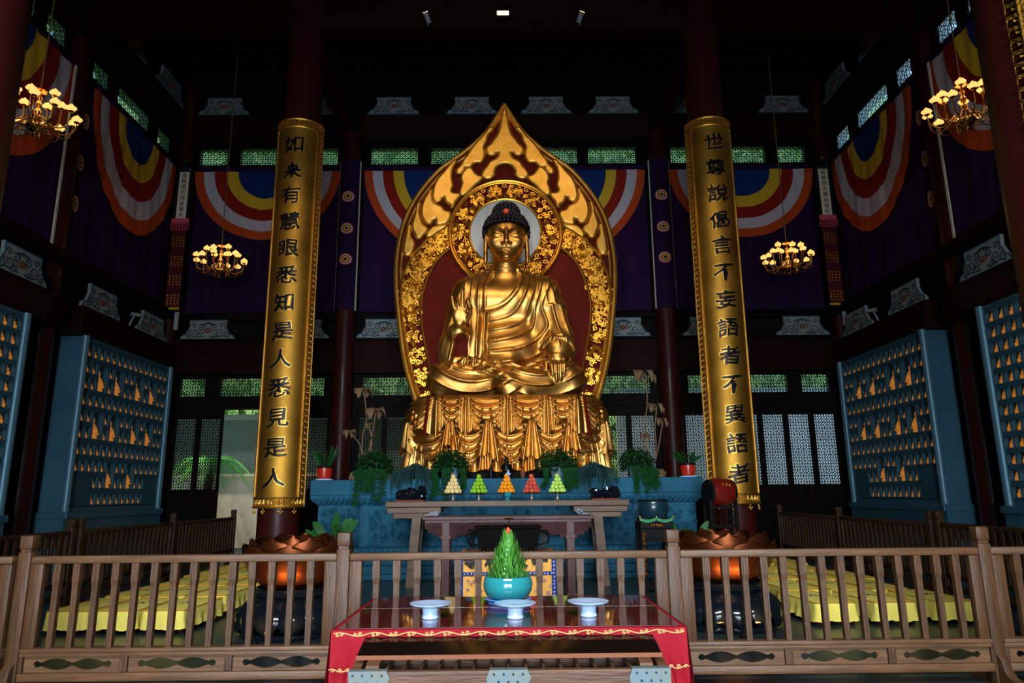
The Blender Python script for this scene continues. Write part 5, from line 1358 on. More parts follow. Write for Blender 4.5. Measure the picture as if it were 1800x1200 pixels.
for i in range(20):
    x = -.83 + i * .0882; q = 1 if i % 2 else -1
    for k in (-1, 1): m.tube([(p[0], 3.675, p[1]) for p in spiral(x + k * .011, .832 + q * .002, .0095, 1.2, 0, k, 10)], .0025, 4)
for s in (-1, 1):
    e = -.872 if s < 0 else .882
    m.tube([(e - s * u, 3.655 - .02 * sin(u * 40), .675 + .007 * sin(u * 70)) for u in np.linspace(0, .11, 24)], .0028, 4)
    for k in range(3): m.tube([(p[0], 3.652, p[1]) for p in spiral(e - s * (.02 + .036 * k), .676, .0095, 1.2, 0, s, 10)], .0025, 4)
m.build('vine_embroidery', vine, t)
MB().box(-.845, .855, 3.70, 4.315, .851, .857, .002).build('glass_sheet', mirror, t, smooth=False); MB().box(-.845, .855, 4.318, 4.76, .851, .857, .002).build('glass_sheet', mirror, t, smooth=False)

b = thing('offertory_box', 'dark wooden slotted offertory box with pale metal corners in front of the red table', 'box', (0, 3.5, 0))
m = MB().box(-.716, .727, 3.38, 3.42, .2817, .728, .006).box(-.716, .727, 3.64, 3.67, .2817, .79, .006)
for x in (-.716, .687): m.prism([(3.42, .2817), (3.64, .2817), (3.64, .785), (3.42, .715)], x, x + .04, 'YZ')
m.box(-.676, .687, 3.42, 3.64, .3, .56); m.build('case', box_w, b, smooth=False)
for i in range(15):
    x = -.56 + i * .08
    MB().prism([(x - .005, .725), (x + .005, .725), (x + .026, .57), (x - .026, .57)], 3.42, 3.64).build('slat', box_w, b, smooth=False)
for i, x in enumerate((-.716, -.085, .555)):
    w_ = .172; r_ = MB().prism([(x, .728), (x + w_, .728), (x + w_ + (.014 if i < 2 else 0), .7), (x + w_, .672), (x + w_, .57), (x, .57), (x - (.014 if i else 0), .7)], 3.372, 3.38).box(x, x + w_, 3.372, 3.418, .728, .732)
    p = r_.build('corner_fitting', fitting, b, smooth=False); m = MB()
    for u in range(4):
        m.ball((x + .02 + u * .043, 3.371, .714), .0055, 8, 5); m.ball((x + .04 + (u % 3) * .043, 3.371, .682), .0055, 8, 5)
    m.build('rivet', M('rivet_metal', '3f5a62', .35, .7), p)
bd = thing('glossy_board', 'glossy dark board sloping over the slots of the offertory box', 'board', (0, 3.5, .76))
MB().prism([(3.485, .757), (3.485, .774), (3.676, .818), (3.676, .801)], -.703, .712, 'YZ').build('board', M('board_lacquer', '140b08', .07, 0, coat=.3), bd, smooth=False)
MB().box(-.705, .714, 3.478, 3.4845, .756, .775).build('front_edge', M('board_edge', '74432a', .4), bd, smooth=False)
for x in (-.62, .63): MB().prism([(3.43, .717), (3.63, .781), (3.63, .788), (3.49, .757), (3.43, .742)], x - .03, x + .03, 'YZ').build('bearer', box_w, bd, smooth=False)

def dish(x, y, lb):
    o = MB().lathe([(.001, 0), (.042, 0), (.046, .005), (.044, .012), (.04, .028), (.042, .046), (.045, .052), (.085, .062), (.108, .073), (.111, .079), (.104, .08), (.06, .07), (.001, .067)], (0, 0, 0), 40).build('pedestal_dish', palecer)
    return tag(cam_scaled(o, (x, y, .857)), lb, 'dish', 'pale blue dishes on the front table')
dish(-.415, 3.96, 'pale blue pedestal dish on the red table, left of the potted bamboo'); dish(.038, 3.94, 'pale blue pedestal dish on the red table, in front of the turquoise pot'); dish(.432, 3.98, 'pale blue pedestal dish on the red table, right of the potted bamboo')

# ---- lucky bamboo in its turquoise pot
pl = thing('potted_bamboo', 'cone-shaped green bamboo plant with a red bead top in a turquoise bowl', 'plant', (0, 4.45, .858))
MB().lathe([(.02, .858), (.118, .858), (.124, .864), (.118, .87), (.124, .876), (.142, .888), (.136, .892), (.1, .884), (.02, .882)], (0, 4.45, 0), 44).build('saucer', bluecer, pl)
MB().lathe([(.07, .883), (.095, .886), (.126, .904), (.145, .938), (.149, .97), (.143, 1.0), (.136, 1.015), (.13, 1.016), (.128, 1.0), (.02, .995)], (0, 4.45, 0), 44).build('bowl', turq, pl)
def blade(mb, p, d, L, w, bend=.0, up=Vector((0, 0, 1)), n=3):
    d = Vector(d).normalized(); sd = d.cross(up); sd = sd.normalized() if sd.length > 1e-4 else Vector((1, 0, 0)); p = Vector(p); vs = []; fs = []
    for k in range(n + 1):
        t_ = k / n; c_ = p + d * L * t_ + Vector((0, 0, -bend * L * t_ * t_)); ww = w * sin(pi * min(.98, .12 + .86 * t_)) ** .8
        vs += [c_ - sd * ww, c_ + sd * ww]
        if k: a = 2 * k; fs.append((a - 2, a - 1, a + 1, a))
    mb.add(vs, fs)
m = MB(); r_ = random.Random(11)
for i in range(1150):
    z = r_.random() ** 1.25 * .245; R = .128 * (1 - z / .29) ** .85; a = r_.random() * 2 * pi; rr = R * (.45 + .55 * r_.random()); o = .45 * rr / .13
    blade(m, (rr * cos(a), 4.45 + rr * sin(a), 1.0 + z), (cos(a) * o + r_.uniform(-.15, .15), sin(a) * o + r_.uniform(-.15, .15), 1), r_.uniform(.03, .055), r_.uniform(.0035, .0058), 0, Vector((cos(a) + r_.uniform(-.5, .5), sin(a) + r_.uniform(-.5, .5), .2)), 3)
m.build('foliage', bright, pl, smooth=False); MB().lathe([(.06, .99), (.045, 1.08), (.025, 1.18), (.01, 1.22)], (0, 4.45, 0), 18).build('stem_core', leafd, pl)
MB().ball((.003, 4.43, 1.282), .013, 12, 8, (1, 1, 1.6)).build('bead_top', M('orange_bead', 'e5482a', .35), pl)
m = MB()
for k in range(9): m.ball((.0 - .004 * k + .01, 4.45 - .03 - .0125 * k, 1.25 - k * .026), .0045, 8, 6)
m.build('pearl_string', M('pearl_green', 'bff0cc', .2), pl)

for o in (t, b, bd, pl): cam_scaled(o)
# ================================================================== ALTAR CLOTH TABLE, BURNER
y = thing('incense_table', 'table hung with saffron altar cloth edged in blue brocade behind the railing', 'table', (0, 9.4, 0))
MB().box(-.6, .59, 8.96, 9.78, .755, .79, .008).build('table_top', M('table_edge_wood', '8a6238', .45), y, smooth=False)
MB().box(-.54, .53, 9.04, 9.7, .788, .794).build('inset_tray', rose_w, y, smooth=False)
for x in (-.54, .53):
    for yy in (9.02, 9.7): MB().box(x - .03, x + .03, yy - .03, yy + .03, 0, .755).build('leg', rose_w, y, smooth=False)
MB().grid([[(x, 8.945 - .008 * sin(x * 23 + z * 6) - .006 * sin(x * 51 - z * 9), z) for x in np.linspace(-.6, .585, 90)] for z in np.linspace(.79, .13, 14)]).grid([[(s, yy, z) for yy in np.linspace(8.945, 9.78, 8)] for s in (-.603,) for z in (.79, .13)]).grid([[(.59, yy, z) for yy in np.linspace(8.945, 9.78, 8)] for z in (.79, .13)]).build('altar_cloth', goldcloth, y)
m = MB()
for x0, x1 in ((-.605, -.545), (.535, .592)): m.grid([[(x, 8.925, z) for x in (x0, x1)] for z in (.755, .13)])
m.grid([[(x, 8.926, z) for x in (-.545, .535)] for z in (.575, .535)]); m.build('blue_border', brocade, y, smooth=False)
m = MB(); r_ = random.Random(3)
for i in range(26):
    x = -.53 + i * .0425; m.tube([(p[0], 8.921, p[1]) for p in spiral(x, .555, .012, 1.2, i, 1 if i % 2 else -1, 8)], .0028, 4)
for x in (-.575, .563):
    for k in range(14): m.tube([(p[0], 8.921, p[1]) for p in spiral(x, .73 - k * .043, .014, 1.2, k, 1 if k % 2 else -1, 8)], .003, 4)
m.build('border_embroidery', M('pale_embroidery', 'c9cfe0', .7), y)
m = MB()
for cx in (-.43, .42):
    for k in range(11): m.tube([(p[0], 8.922, p[1]) for p in spiral(cx + r_.uniform(-.1, .1), .36 + r_.uniform(-.13, .13), r_.uniform(.015, .03), 1.3, r_.random() * 6, r_.choice((-1, 1)), 9)], .0035, 4)
m.build('flower_embroidery', M('mauve_embroidery', 'a58aa6', .7), y)
m = MB()
for x, ch_ in ((-.44, '寺'), (-.17, '和'), (.14, '永'), (.4, '寺')):
    v, f = glyph(ch_, .2, .003, .008); v = wobble(v, x * 9); m.add([(x + p[0], 8.924 + p[2], .69 + p[1]) for p in v], f)
m.build('lettering', ink, y, smooth=False)
bu = thing('incense_burner', 'black bronze rectangular incense burner with openwork handles on the saffron table', 'incense burner', (0, 9.4, .794))
MB().prism([(-.395, 1.09), (.41, 1.09), (.385, .83), (-.37, .83)], 9.2, 9.58).build('body', burn_m, bu, smooth=False)
MB().box(-.42, .435, 9.17, 9.61, 1.07, 1.1, .008).build('rim', burn_m, bu, smooth=False)
for s in (-1, 1):
    m = MB(); cx = .007 + s * .46
    for k in range(4): m.tube([(p[0], 9.39, p[1]) for p in spiral(cx + s * .02 * (k % 2), .87 + k * .05, .045, 1.3, k, s, 12)], .012, 5)
    m.tube([(cx - s * .07, 9.39, .86), (cx + s * .05, 9.39, .88), (cx + s * .08, 9.39, .98), (cx - s * .06, 9.39, 1.05)], .014, 6); m.build('handle', bronze, bu)
    for yy in (9.25, 9.53): MB().lathe([(.03, .794), (.025, .81), (.04, .835)], (s * .3, yy, 0), 10).build('foot', bronze, bu)
MB().tube([(.02, 9.39, 1.05), (.02, 9.39, 1.18)], .008, 6).lathe([(.01, 1.175), (.06, 1.185), (.065, 1.195), (.03, 1.2), (.005, 1.205)], (.02, 9.39, 0), 16).build('incense_plate', dbrass, bu)

# ================================================================== CARVED ROSEWOOD TABLE
ro = thing('rosewood_altar_table', 'narrow rosewood altar table with carved fretwork apron below the long timber one', 'table', (0, 11.15, 0))
MB().box(-1.285, 1.305, 10.9, 11.42, 1.12, 1.175, .012).box(-1.25, 1.27, 10.93, 11.39, 1.085, 1.12).build('table_top', rose_w, ro, smooth=False)
for x in (-.93, .95):
    for yy in (10.96, 11.34):
        l = MB().box(x - .06, x + .06, yy - .04, yy + .04, 0, 1.09, .008).box(x - .075, x + .075, yy - .05, yy + .05, .84, .9, .006).box(x - .08, x + .08, yy - .05, yy + .05, 0, .05, .006).build('leg', rose_w, ro, smooth=False)
m = MB(); bk_ = MB(); r_ = random.Random(9)
for x0, x1, fn in ((-1.25, -.99, lambda u: .06 + .16 * u), (-.87, -.3, lambda u: .2 - .14 * u), (.32, .89, lambda u: .06 + .14 * u), (1.01, 1.27, lambda u: .22 - .16 * u), (-.3, .32, lambda u: .06)):
    N_ = int((x1 - x0) / .045)
    for i in range(N_):
        u = (i + .5) / N_; hgt = fn(u); x = x0 + (x1 - x0) * u
        for k in range(int(hgt / .045) + 1): m.tube([(p[0], 10.935, p[1]) for p in spiral(x, 1.06 - k * .046, .03, 1.3, r_.random() * 6, r_.choice((-1, 1)), 9)], .009, 4)
        bk_.box(x - (x1 - x0) / N_ / 2, x + (x1 - x0) / N_ / 2, 10.95, 10.965, 1.09 - hgt - .02, 1.09)
m.build('fretwork', rose_w, ro); bk_.build('apron', M('apron_dark_wood', '33201f', .6), ro, smooth=False)  # backing board is a darker brown than the fretwork

# ================================================================== LONG ALTAR TABLE
al = thing('long_altar_table', 'long plain timber altar table with stepped ends standing before the stone pedestal', 'table', (0, 12.45, 0))
MB().box(-2.05, 2.06, 12.1, 12.78, 1.3, 1.392, .01).build('table_top', altar_w, al, smooth=False)
for s in (-1, 1):
    a, bq = sorted((s * 2.03, s * 1.12)); m = MB().box(a, bq, 12.14, 12.74, 1.2, 1.296, .008); a, bq = sorted((s * 1.93, s * 1.28)); m.box(a, bq, 12.16, 12.72, 1.11, 1.198, .008); m.build('stepped_bracket', altar_w, al, smooth=False)
    for yy in (12.2, 12.66): MB().bar((s * 1.53, yy, 1.12), (s * 1.62, yy, 0), .15, .1, (0, 1, 0)).build('leg', altar_w, al, smooth=False)
    m = MB()
    for k in range(4): m.tube([(p[0], 12.12, p[1]) for p in spiral(s * (1.2 + .045 * k), 1.2 - .02 * k, .045, 1.2, k, s, 10)], .016, 5)
    m.build('scroll_carving', M('weathered_carving', '7f8795', .6), al)
    MB().box(*sorted((s * 1.5, s * 1.66)), 12.2, 12.66, .35, .43).build('stretcher', altar_w, al, smooth=False)

# ---- fruit pyramids on stands
def fruit_ball(name, mat, r, sc=(1, 1, 1), dimple=True):
    v, f = ballmesh((0, 0, 0), r, 14, 10, sc)
    if dimple: v = [(x_, y_, z_ - .35 * r * math.exp(-((x_ * x_ + y_ * y_) / (.09 * r * r))) * (1 if z_ > 0 else 0)) for x_, y_, z_ in v]
    m = MB().add(v, f).tube([(0, 0, r * .55), (r * .08, 0, r * 1.08)], r * .05, 4); return m.build(name, mat)
FR = [(-.935, 'pear', 'cream pear', pearc, (1, 1, 1.05)), (-.49, 'lime', 'green lime', limec, (1, 1, .95)), (-.015, 'orange', 'orange', orangec, (1, 1, .93)), (.42, 'red_apple', 'red apple', applec, (1, 1, .92)), (.865, 'green_apple', 'pale green apple', gapple, (1, 1, .93))]
RI = [(9, .113, 0), (7, .086, .3), (5, .058, .1), (3, .033, .5), (1, 0, 0)]; RN = ['bottom', 'second', 'third', 'fourth', 'top']
for x, nm, lbn, mt, sc in FR:
    cs = thing('fruit_stand', 'dark metal fruit stand under the pyramid of %ss on the altar table' % lbn, 'fruit stand', (x, 12.35, 1.392), 'fruit stands on the altar table')
    MB().lathe([(.02, 1.5), (.13, 1.503), (.16, 1.512), (.155, 1.518), (.02, 1.51)], (x, 12.35, 0), 28).build('plate', dbrass, cs); MB().lathe([(.055, 1.392), (.06, 1.4), (.025, 1.415), (.018, 1.46), (.03, 1.5)], (x, 12.35, 0), 16).build('foot', M('pale_stem_metal', '9a9288', .4, .7), cs)
    fb = fruit_ball(nm, mt, .0405, sc); k0 = 0
    for j, (n_, R, ph) in enumerate(RI):
        for i in range(n_):
            a = -pi / 2 - 2 * pi * i / n_ - ph; o = fb if k0 == 0 else fb.copy()
            if k0: COL.objects.link(o)
            k0 += 1; o.location = (x + R * cos(a), 12.35 + R * sin(a), 1.556 + j * .0625); o.rotation_euler = (random.uniform(-.4, .4), random.uniform(-.4, .4), random.random() * 6)
            tag(o, '%s at the top of its fruit pyramid' % lbn if j == 4 else '%s in the %s pyramid layer, %s clockwise from the front' % (lbn, RN[j], NTH[i + 1]), 'fruit', 'fruit in the pyramids')
tag(org(MB().lathe([(.04, 1.392), (.045, 1.4), (.022, 1.42), (.03, 1.44), (.062, 1.47), (.066, 1.53), (.06, 1.53), (.05, 1.48), (.005, 1.46)], (.01, 12.17, 0), 24).build('water_cup', turq), (.01, 12.17, 1.392)), 'small turquoise water cup before the orange pyramid', 'cup')
tag(org(MB().lathe([(.03, 1.79), (.035, 1.8), (.02, 1.83), (.05, 1.86), (.055, 1.885), (.02, 1.89), (.012, 1.93), (.002, 1.95)], (.02, 13.36, 0), 18).build('candle_cup', palecer), (.02, 13.36, 1.79)), 'tiny white candle cup on the pedestal edge above the oranges', 'candle')
def rock(name, c, seeds, r, mat, sc=(1, .6, .6), n=9, rough_=.35):
    rr = np.random.default_rng(seeds); m = MB()
    for i in range(n):
        p = (c[0] + rr.uniform(-1, 1) * r * sc[0], c[1] + rr.uniform(-1, 1) * r * sc[1], c[2] + r * sc[2] * (.35 + .65 * rr.random() * (1 - abs(i / n - .5)))); v, f = ballmesh(p, r * rr.uniform(.26, .45), 9, 7)
        v = [tuple(np.array(p) + (np.array(q) - np.array(p)) * (1 + rr.uniform(-rough_, rough_))) for q in v]; v = [(a, b_, max(c[2], z_)) for a, b_, z_ in v]; m.add(v, f)
    return m
for s, sd in ((-1, 'left'), (1, 'right')):
    x = -1.66 if s < 0 else 1.68
    tag(org(MB().box(x - .24, x + .24, 12.2, 12.5, 1.392, 1.415, .008).build('wooden_tray', trayr, smooth=False), (x, 12.35, 1.392)), 'red-brown tray under the dark crystal at the %s end of the altar table' % sd, 'tray', 'trays on the altar table')
    tag(org(rock('c', (x, 12.35, 1.415), 4 + s, .2, smoky, (1, .5, .8), 16).build('crystal_cluster', smoky, smooth=False), (x, 12.35, 1.415)), 'dark glinting crystal cluster on the %s end of the altar table' % sd, 'crystal', 'crystals on the altar table')

# ================================================================== PLANTS ON AND BESIDE THE PEDESTAL
def bushy(x, yv, lb, seed, R=.33, drop=.35, H=.42, left_=0):
    root = thing('trailing_ivy', lb, 'plant', (x, yv, 1.79), 'leafy potted plants on the pedestal'); r = random.Random(seed)
    MB().lathe([(.1, 1.79), (.13, 1.8), (.16, 1.95), (.165, 2.0), (.15, 2.0), (.14, 1.96), (.02, 1.95)], (x, yv, 0), 20).build('pot', ivypot, root); m = MB()
    for i in range(620):
        a = r.random() * 2 * pi; e = math.asin(r.uniform(-.35, 1)); q = R * (.55 + .45 * r.random()); p = (x + q * cos(a) * cos(e), yv + .7 * q * sin(a) * cos(e), 2.03 + H * .8 * sin(e) * q / R)
        blade(m, p, (cos(a) + r.uniform(-.6, .6), sin(a) - .5 + r.uniform(-.5, .5), r.uniform(-.5, .6)), r.uniform(.06, .11), r.uniform(.022, .036), .3, Vector((r.uniform(-.4, .4), -.3, 1)), 3)
    for k in range(9):
        a = -pi / 2 + r.uniform(-1.1, 1.1) + left_; px0, py0 = x + .3 * cos(a), yv + .25 * sin(a); py0 = min(py0, 13.2); L = r.uniform(.3, 1) * drop
        pts = [(x + .15 * cos(a), yv + .1 * sin(a), 2.0), (px0, py0, 1.95), (px0 + .02, py0 - .03, 1.8), (px0 + r.uniform(-.06, .06), py0 - .03, 1.8 - L)]; pts = catmull(pts, 5); m.tube(pts, .004, 4)
        for p in pts[4:]:
            for q in (-1, 1): blade(m, p, (q * 1, -.4, r.uniform(-.8, .2)), r.uniform(.05, .08), .026, .3, Vector((0, -.6, .8)), 3)
    m.build('foliage', leafd, root, smooth=False)
bushy(-2.55, 13.72, 'trailing ivy in a pale pot on the pedestal, next to the left dried lotus', 1, .33, .5); bushy(-1.08, 13.68, 'leafy potted plant on the pedestal behind the cream pears', 2, .34, .45)
bushy(.98, 13.68, 'leafy potted plant on the pedestal behind the pale green apples', 3, .38, .2); bushy(2.5, 13.72, 'trailing ivy in a pale pot on the pedestal, next to the right dried lotus', 4, .32, .3)
for s, x, sd in ((-1, -1.72, 'left'), (1, 1.62, 'right')):
    root = thing('feathery_fern', 'feathery blue-green fern drooping over the pedestal edge, %s of centre' % sd, 'plant', (x, 13.42, 1.79), 'feathery ferns on the pedestal edge'); m = MB(); r = random.Random(20 + s)
    for i in range(520):
        a = r.random() * 2 * pi; R = r.uniform(.1, .42); h = .24 * (1 - R / .6); zd = r.uniform(.05, .34) if sin(a) < .1 else .05
        ye = 13.42 + .3 * R / .42 * sin(a); ye = min(ye, 13.24) if R > .22 and sin(a) < .1 else ye
        pts = [(x, 13.42, 1.86), (x + .5 * R * cos(a), 13.38 + .12 * sin(a), 1.88 + h), (x + R * cos(a), ye, 1.87 + h * .4), (x + R * 1.12 * cos(a), ye - .02, 1.87 - zd * (1 if ye < 13.26 else .15))]
        m.tube(catmull(pts, 3), [.0045] * 9 + [.002], 3)
    MB().lathe([(.09, 1.79), (.12, 1.83), (.11, 1.87), (.02, 1.87)], (x, 13.42, 0), 16).build('low_pot', bronze, root); m.build('fronds', fernm, root, smooth=False)
for s, x, sd in ((-1, -3.5, 'left'), (1, 3.5, 'right')):
    x = -3.55 if s < 0 else 3.53
    root = thing('potted_grass', 'bright red glazed pot of %s leaves on the %s end of the pedestal' % (('upright grassy', 'left')[0] if s < 0 else 'arching strap', sd), 'plant', (x, 13.86, 1.79), 'red pots on the pedestal ends')
    MB().lathe([(.12, 1.79), (.165, 1.795), (.17, 1.815), (.13, 1.82)], (x, 13.86, 0), 28).build('saucer', palecer, root)
    MB().lathe([(.11, 1.82), (.13, 1.84), (.145, 1.95), (.148, 2.02), (.13, 2.03), (.125, 2.0), (.02, 2.0)], (x, 13.86, 0), 28).build('pot', redpot, root); MB().lathe([(.149, 2.02), (.155, 2.035), (.15, 2.06), (.135, 2.06)], (x, 13.86, 0), 28).build('pot_rim', blk_lac, root); m = MB(); r = random.Random(40 + s)
    for i in range(70 if s < 0 else 34):
        a = r.random() * 2 * pi; o = r.uniform(.05, .5) if s < 0 else r.uniform(.1, .9); blade(m, (x + .09 * cos(a), 13.86 + .09 * sin(a), 2.03), (cos(a) * o, sin(a) * o, 1), r.uniform(.28, .52), r.uniform(.012, .02) if s < 0 else .024, r.uniform(0, .3) if s < 0 else r.uniform(.1, .5), Vector((sin(a), -cos(a), .1)), 6)
    m.build('leaves', leafd, root, smooth=False)
def dried(lb, base, stalks, seed):
    root = thing('dried_lotus', lb, 'dried plant', base, 'dried lotus arrangements'); r = random.Random(seed)
    rock('c', base, seed, .22, dryleaf, (1, .6, .6), 10).build('root_stone', dryleaf, root, smooth=False)
    for pts, hd in stalks:
        P = catmull([(base[0] + a, base[1] + bq, base[2] + c_) for a, bq, c_ in pts], 6); MB().tube(P, .013, 5).build('stalk', dryleaf, root); e = P[-1]; rows = []
        for j in range(6):
            rows.append([(e[0] + hd * (j / 5) * cos(t_) * (1 + .25 * sin(3 * t_ + seed)), e[1] + .8 * hd * (j / 5) * sin(t_), e[2] + .05 - .18 * hd / .2 * (j / 5) ** 2 * (.6 + .6 * sin(t_ * 4 + seed)) + .06 * sin(t_ * 7) * j / 5) for t_ in np.linspace(0, 2 * pi, 22)])
        MB().grid(rows).build('withered_head', dryleaf, root, auto=False)
dried('tall dried lotus stalks with withered heads on the pedestal, left of the statue', (-2.82, 14.0, 1.79), [([(0, 0, .1), (-.05, 0, .8), (.02, 0, 1.2), (-.05, -.02, 1.76)], .17), ([(.03, 0, .1), (.1, 0, .6), (.16, 0, 1.0), (.2, 0, 1.36)], .19), ([(0, 0, .3), (-.1, 0, .7), (-.3, 0, .92)], .12), ([(.05, 0, .1), (.14, 0, .7), (.08, 0, 1.05)], .06)], 3)
dried('tall dried lotus stalks with withered heads on the pedestal, right of the statue', (2.86, 14.0, 1.79), [([(0, 0, .1), (-.1, 0, .9), (-.03, 0, 1.5), (-.04, -.02, 2.08)], .21), ([(.03, 0, .1), (.1, 0, .6), (.1, 0, 1.0), (.16, 0, 1.4)], .15), ([(0, 0, .1), (.15, 0, .6), (.26, 0, 1.1)], .11), ([(-.03, 0, .1), (-.12, 0, .4), (-.1, 0, .8)], .09)], 6)
def figurine(x, yv, h, mat, lb, seated=True):
    root = thing('bronze_figurine', lb, 'figurine', (x, yv, 1.79), 'small dark figurines at the statue’s foot'); z = 1.79; m = MB()
    if seated: P = [(.3, 0), (.36, .04), (.3, .1), (.34, .14), (.36, .2), (.3, .28), (.2, .34), (.2, .5), (.22, .6), (.17, .66), (.07, .69), (.07, .73), (.11, .78), (.11, .86), (.06, .92), (.03, 1)]
    else: P = [(.2, 0), (.22, .05), (.15, .08), (.17, .3), (.14, .5), (.17, .68), (.14, .76), (.05, .79), (.05, .82), (.085, .86), (.085, .93), (.04, .98), (.01, 1)]
    m.lathe([(r * h, z + q * h) for r, q in P], (x, yv, 0), 18)
    for s in (-1, 1): m.tube([(x + s * P[8 if seated else 5][0] * h * .8, yv, z + .6 * h), (x + s * .24 * h, yv - .08 * h, z + .45 * h), (x + s * .04 * h, yv - .17 * h, z + .42 * h)], [.05 * h, .05 * h, .035 * h], 8)
    m.build('body', mat, root); MB().box(x - .3 * h, x + .3 * h, yv - .25 * h, yv + .25 * h, 1.79, 1.79 + .06 * h, .005).build('stand', dark_w, root, smooth=False)
figurine(-.015, 13.62, .42, bronze, 'dark bronze seated figurine at the middle of the statue’s foot'); figurine(-.31, 13.66, .27, bronze, 'dark bronze standing figurine beside the seated bronze one', False); figurine(.3, 13.66, .22, M('brown_figurine', '6a3f26', .5), 'brown figurine beside the right leafy plant', False)
def broad(x, yv, lb, seed, n, H, wd, droop):
    root = thing('leafy_floor_plant', lb, 'plant', (x, yv, 0), 'broad-leaved floor plants'); r = random.Random(seed)
    MB().lathe([(.14, 0), (.17, .02), (.21, .3), (.22, .38), (.2, .38), (.18, .33), (.02, .33)], (x, yv, 0), 24).build('pot', drum_b, root); m = MB()
    for i in range(n):
        a = 2 * pi * i / n * 1.618 * 2; o = r.uniform(.12, .75); L = r.uniform(.42, .6); st0 = Vector((x + .06 * cos(a), yv + .06 * sin(a), .33)); hh = H * r.uniform(.35, .85)
        tp = st0 + Vector((cos(a) * .12, sin(a) * .12, hh * .75)); m.tube([st0, st0.lerp(tp, .5), tp], .008, 5); blade(m, tp, (cos(a) * o, sin(a) * o * .7, 1 - .3 * o), L, wd * r.uniform(.8, 1.1), droop * r.uniform(.5, 1.2), Vector((sin(a) * .3, -1, .3)), 9)
    m.build('leaves', leafm, root)
broad(-3.1, 12.75, 'broad-leaved green plant on the floor at the left end of the pedestal', 5, 16, .75, .075, .25); broad(3.15, 12.6, 'drooping broad-leaved plant on the floor at the right end of the pedestal', 8, 13, .75, .055, .6)

# ================================================================== DRUMS
d = thing('red_drum', 'red lacquered barrel drum on a dark lattice stand beside the right gilded column', 'drum', (3.72, 12.6, 0))
MB().lathe([(.2, -.24), (.215, -.2), (.25, -.08), (.255, 0), (.25, .08), (.215, .2), (.2, .24)], (3.74, 12.6, 1.5), 36, 'X').xf(Matrix.Translation((3.74, 12.6, 0)) @ Matrix.Rotation(.25, 4, 'Z') @ Matrix.Translation((-3.74, -12.6, 0))).build('barrel', drum_r, d)
RM = Matrix.Translation((3.74, 12.6, 0)) @ Matrix.Rotation(.25, 4, 'Z') @ Matrix.Translation((-3.74, -12.6, 0))
for s in (-1, 1): MB().lathe([(.001, s * .245), (.2, s * .245), (.214, s * .235), (.216, s * .2)], (3.74, 12.6, 1.5), 30, 'X', False).xf(RM).build('drum_head', blk_lac, d)
m = MB()
for k in range(5): m.tube([tuple(RM @ Vector((3.74 + p[0], 12.6 - .258 * cos(p[1] * 4), 1.5 + .258 * sin(p[1] * 4)))) for p in spiral(-.08 + .04 * k, .12 + .03 * (k % 2), .035, 1.2, k, 1, 9)], .005, 4)
m.build('gilt_scroll', gold_orn, d)
m = MB()
for x in (3.52, 3.96):
    for yy in (12.42, 12.78): m.box(x - .03, x + .03, yy - .03, yy + .03, 0, 1.36)
for z in (.1, .62, .9, 1.22): m.box(3.52, 3.96, 12.42, 12.46, z, z + .05).box(3.52, 3.96, 12.74, 12.78, z, z + .05)
for k in range(4): m.box(3.58 + k * .1, 3.6 + k * .1, 12.43, 12.45, .95, 1.22)
m.box(3.55, 3.93, 12.43, 12.45, 1.05, 1.07); m.build('stand', dark_w, d, smooth=False)
w = thing('wooden_bell', 'dark rounded wooden drum on the black and gold stand', 'drum', (2.33, 11.5, 1.12))
MB().lathe([(.2, 1.12), (.225, 1.16), (.24, 1.25), (.235, 1.34), (.22, 1.385), (.2, 1.395), (.02, 1.39)], (2.33, 11.5, 0), 32).build('barrel', drum_b, w)
MB().lathe([(.222, 1.36), (.232, 1.37), (.228, 1.385), (.215, 1.39)], (2.33, 11.5, 0), 32, caps=False).build('hoop', blk_lac, w)
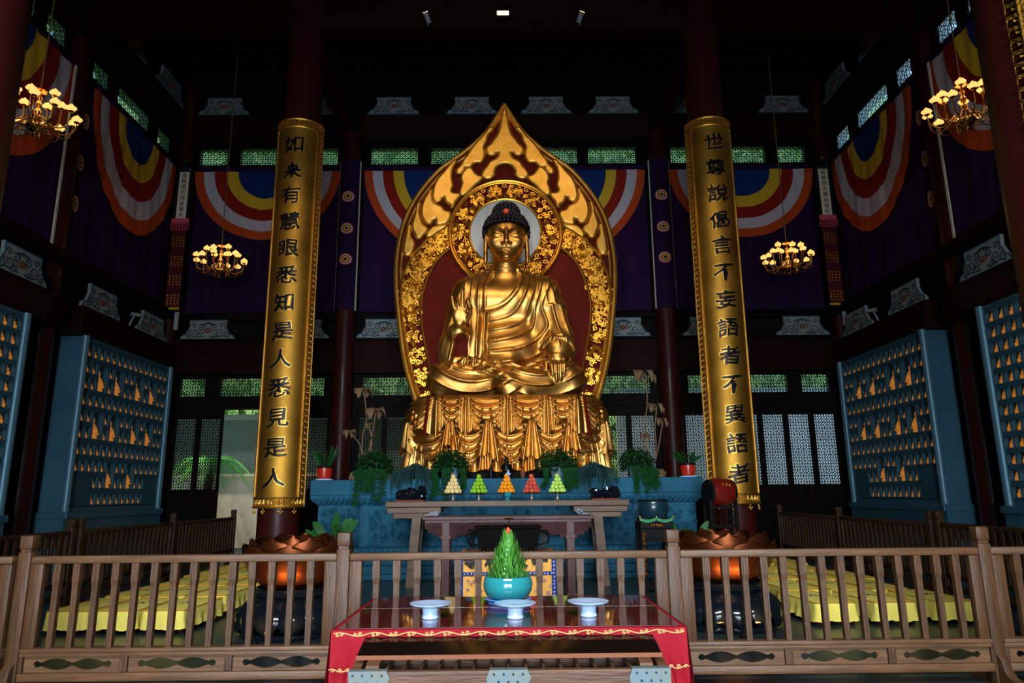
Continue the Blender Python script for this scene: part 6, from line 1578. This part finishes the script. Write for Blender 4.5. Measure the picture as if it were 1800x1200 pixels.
q = thing('drum_stand', 'black lacquer stand with gilt scrolls and jade green edging right of the altar tables', 'stand', (2.33, 11.5, 0))
m = MB().box(2.07, 2.59, 11.26, 11.74, .95, 1.06, .01).box(2.1, 2.56, 11.29, 11.71, 1.06, 1.12, .01)
for x in (2.12, 2.54):
    for yy in (11.31, 11.69): m.box(x - .045, x + .045, yy - .045, yy + .045, 0, .95)
m.box(2.12, 2.54, 11.3, 11.34, .75, .95).box(2.1, 2.56, 11.28, 11.72, .06, .12); m.build('frame', blk_lac, q, smooth=False)
m = MB()
for i in range(3):
    P = [(2.06 + .27 * i * .98 + (u / 10) * .26, 11.24, 1.08 - .035 * sin(pi * u / 10)) for u in range(11)] if i < 2 else []
    if P: m.grid([P, [(a, b_, c_ + .045) for a, b_, c_ in P]]); m.grid([[(a, b_ + .01, c_ + .045) for a, b_, c_ in P], [(a, b_, c_ + .045) for a, b_, c_ in P]])
m.build('jade_edging', jade, q)
m = MB()
for x in (2.07, 2.33, 2.59): m.ball((x, 11.25, 1.13), .02, 10, 8)
for k in range(5): m.tube([(p[0], 11.25, p[1]) for p in spiral(2.24 + k * .045, 1.005, .02, 1.2, k, 1 if k % 2 else -1, 8)], .006, 4)
for k in range(9):
    for x in (2.12, 2.54): m.tube([(p[0], 11.255, p[1]) for p in spiral(x, .88 - k * .075, .03, 1.2, k, 1 if k % 2 else -1, 9)], .006, 4)
m.build('gilt_scroll', gold_orn, q)

# ---- small wall cameras on the side beams
for s, sd, y_ in ((-1, 'left', 17.25), (1, 'right', 17.3)):
    root = thing('security_camera', 'tiny white security camera on the %s side beam between two carved panels' % sd, 'camera', (s * 9.45, y_, 5.73), 'wall cameras'); x = s * 9.42
    MB().bar((x, y_ - .14, 6.0), (x - s * .06, y_ + .12, 6.04), .09, .08).build('camera_body', whitep, root, smooth=False)
    MB().tube([(x, y_, 5.98), (x + s * .06, y_, 5.86), (x + s * .1, y_, 5.73)], .02, 6).build('bracket', whitep, root)
    MB().ball((x + s * .01, y_ - .145, 6.0), .028, 10, 6).build('lens', blk_lac, root)
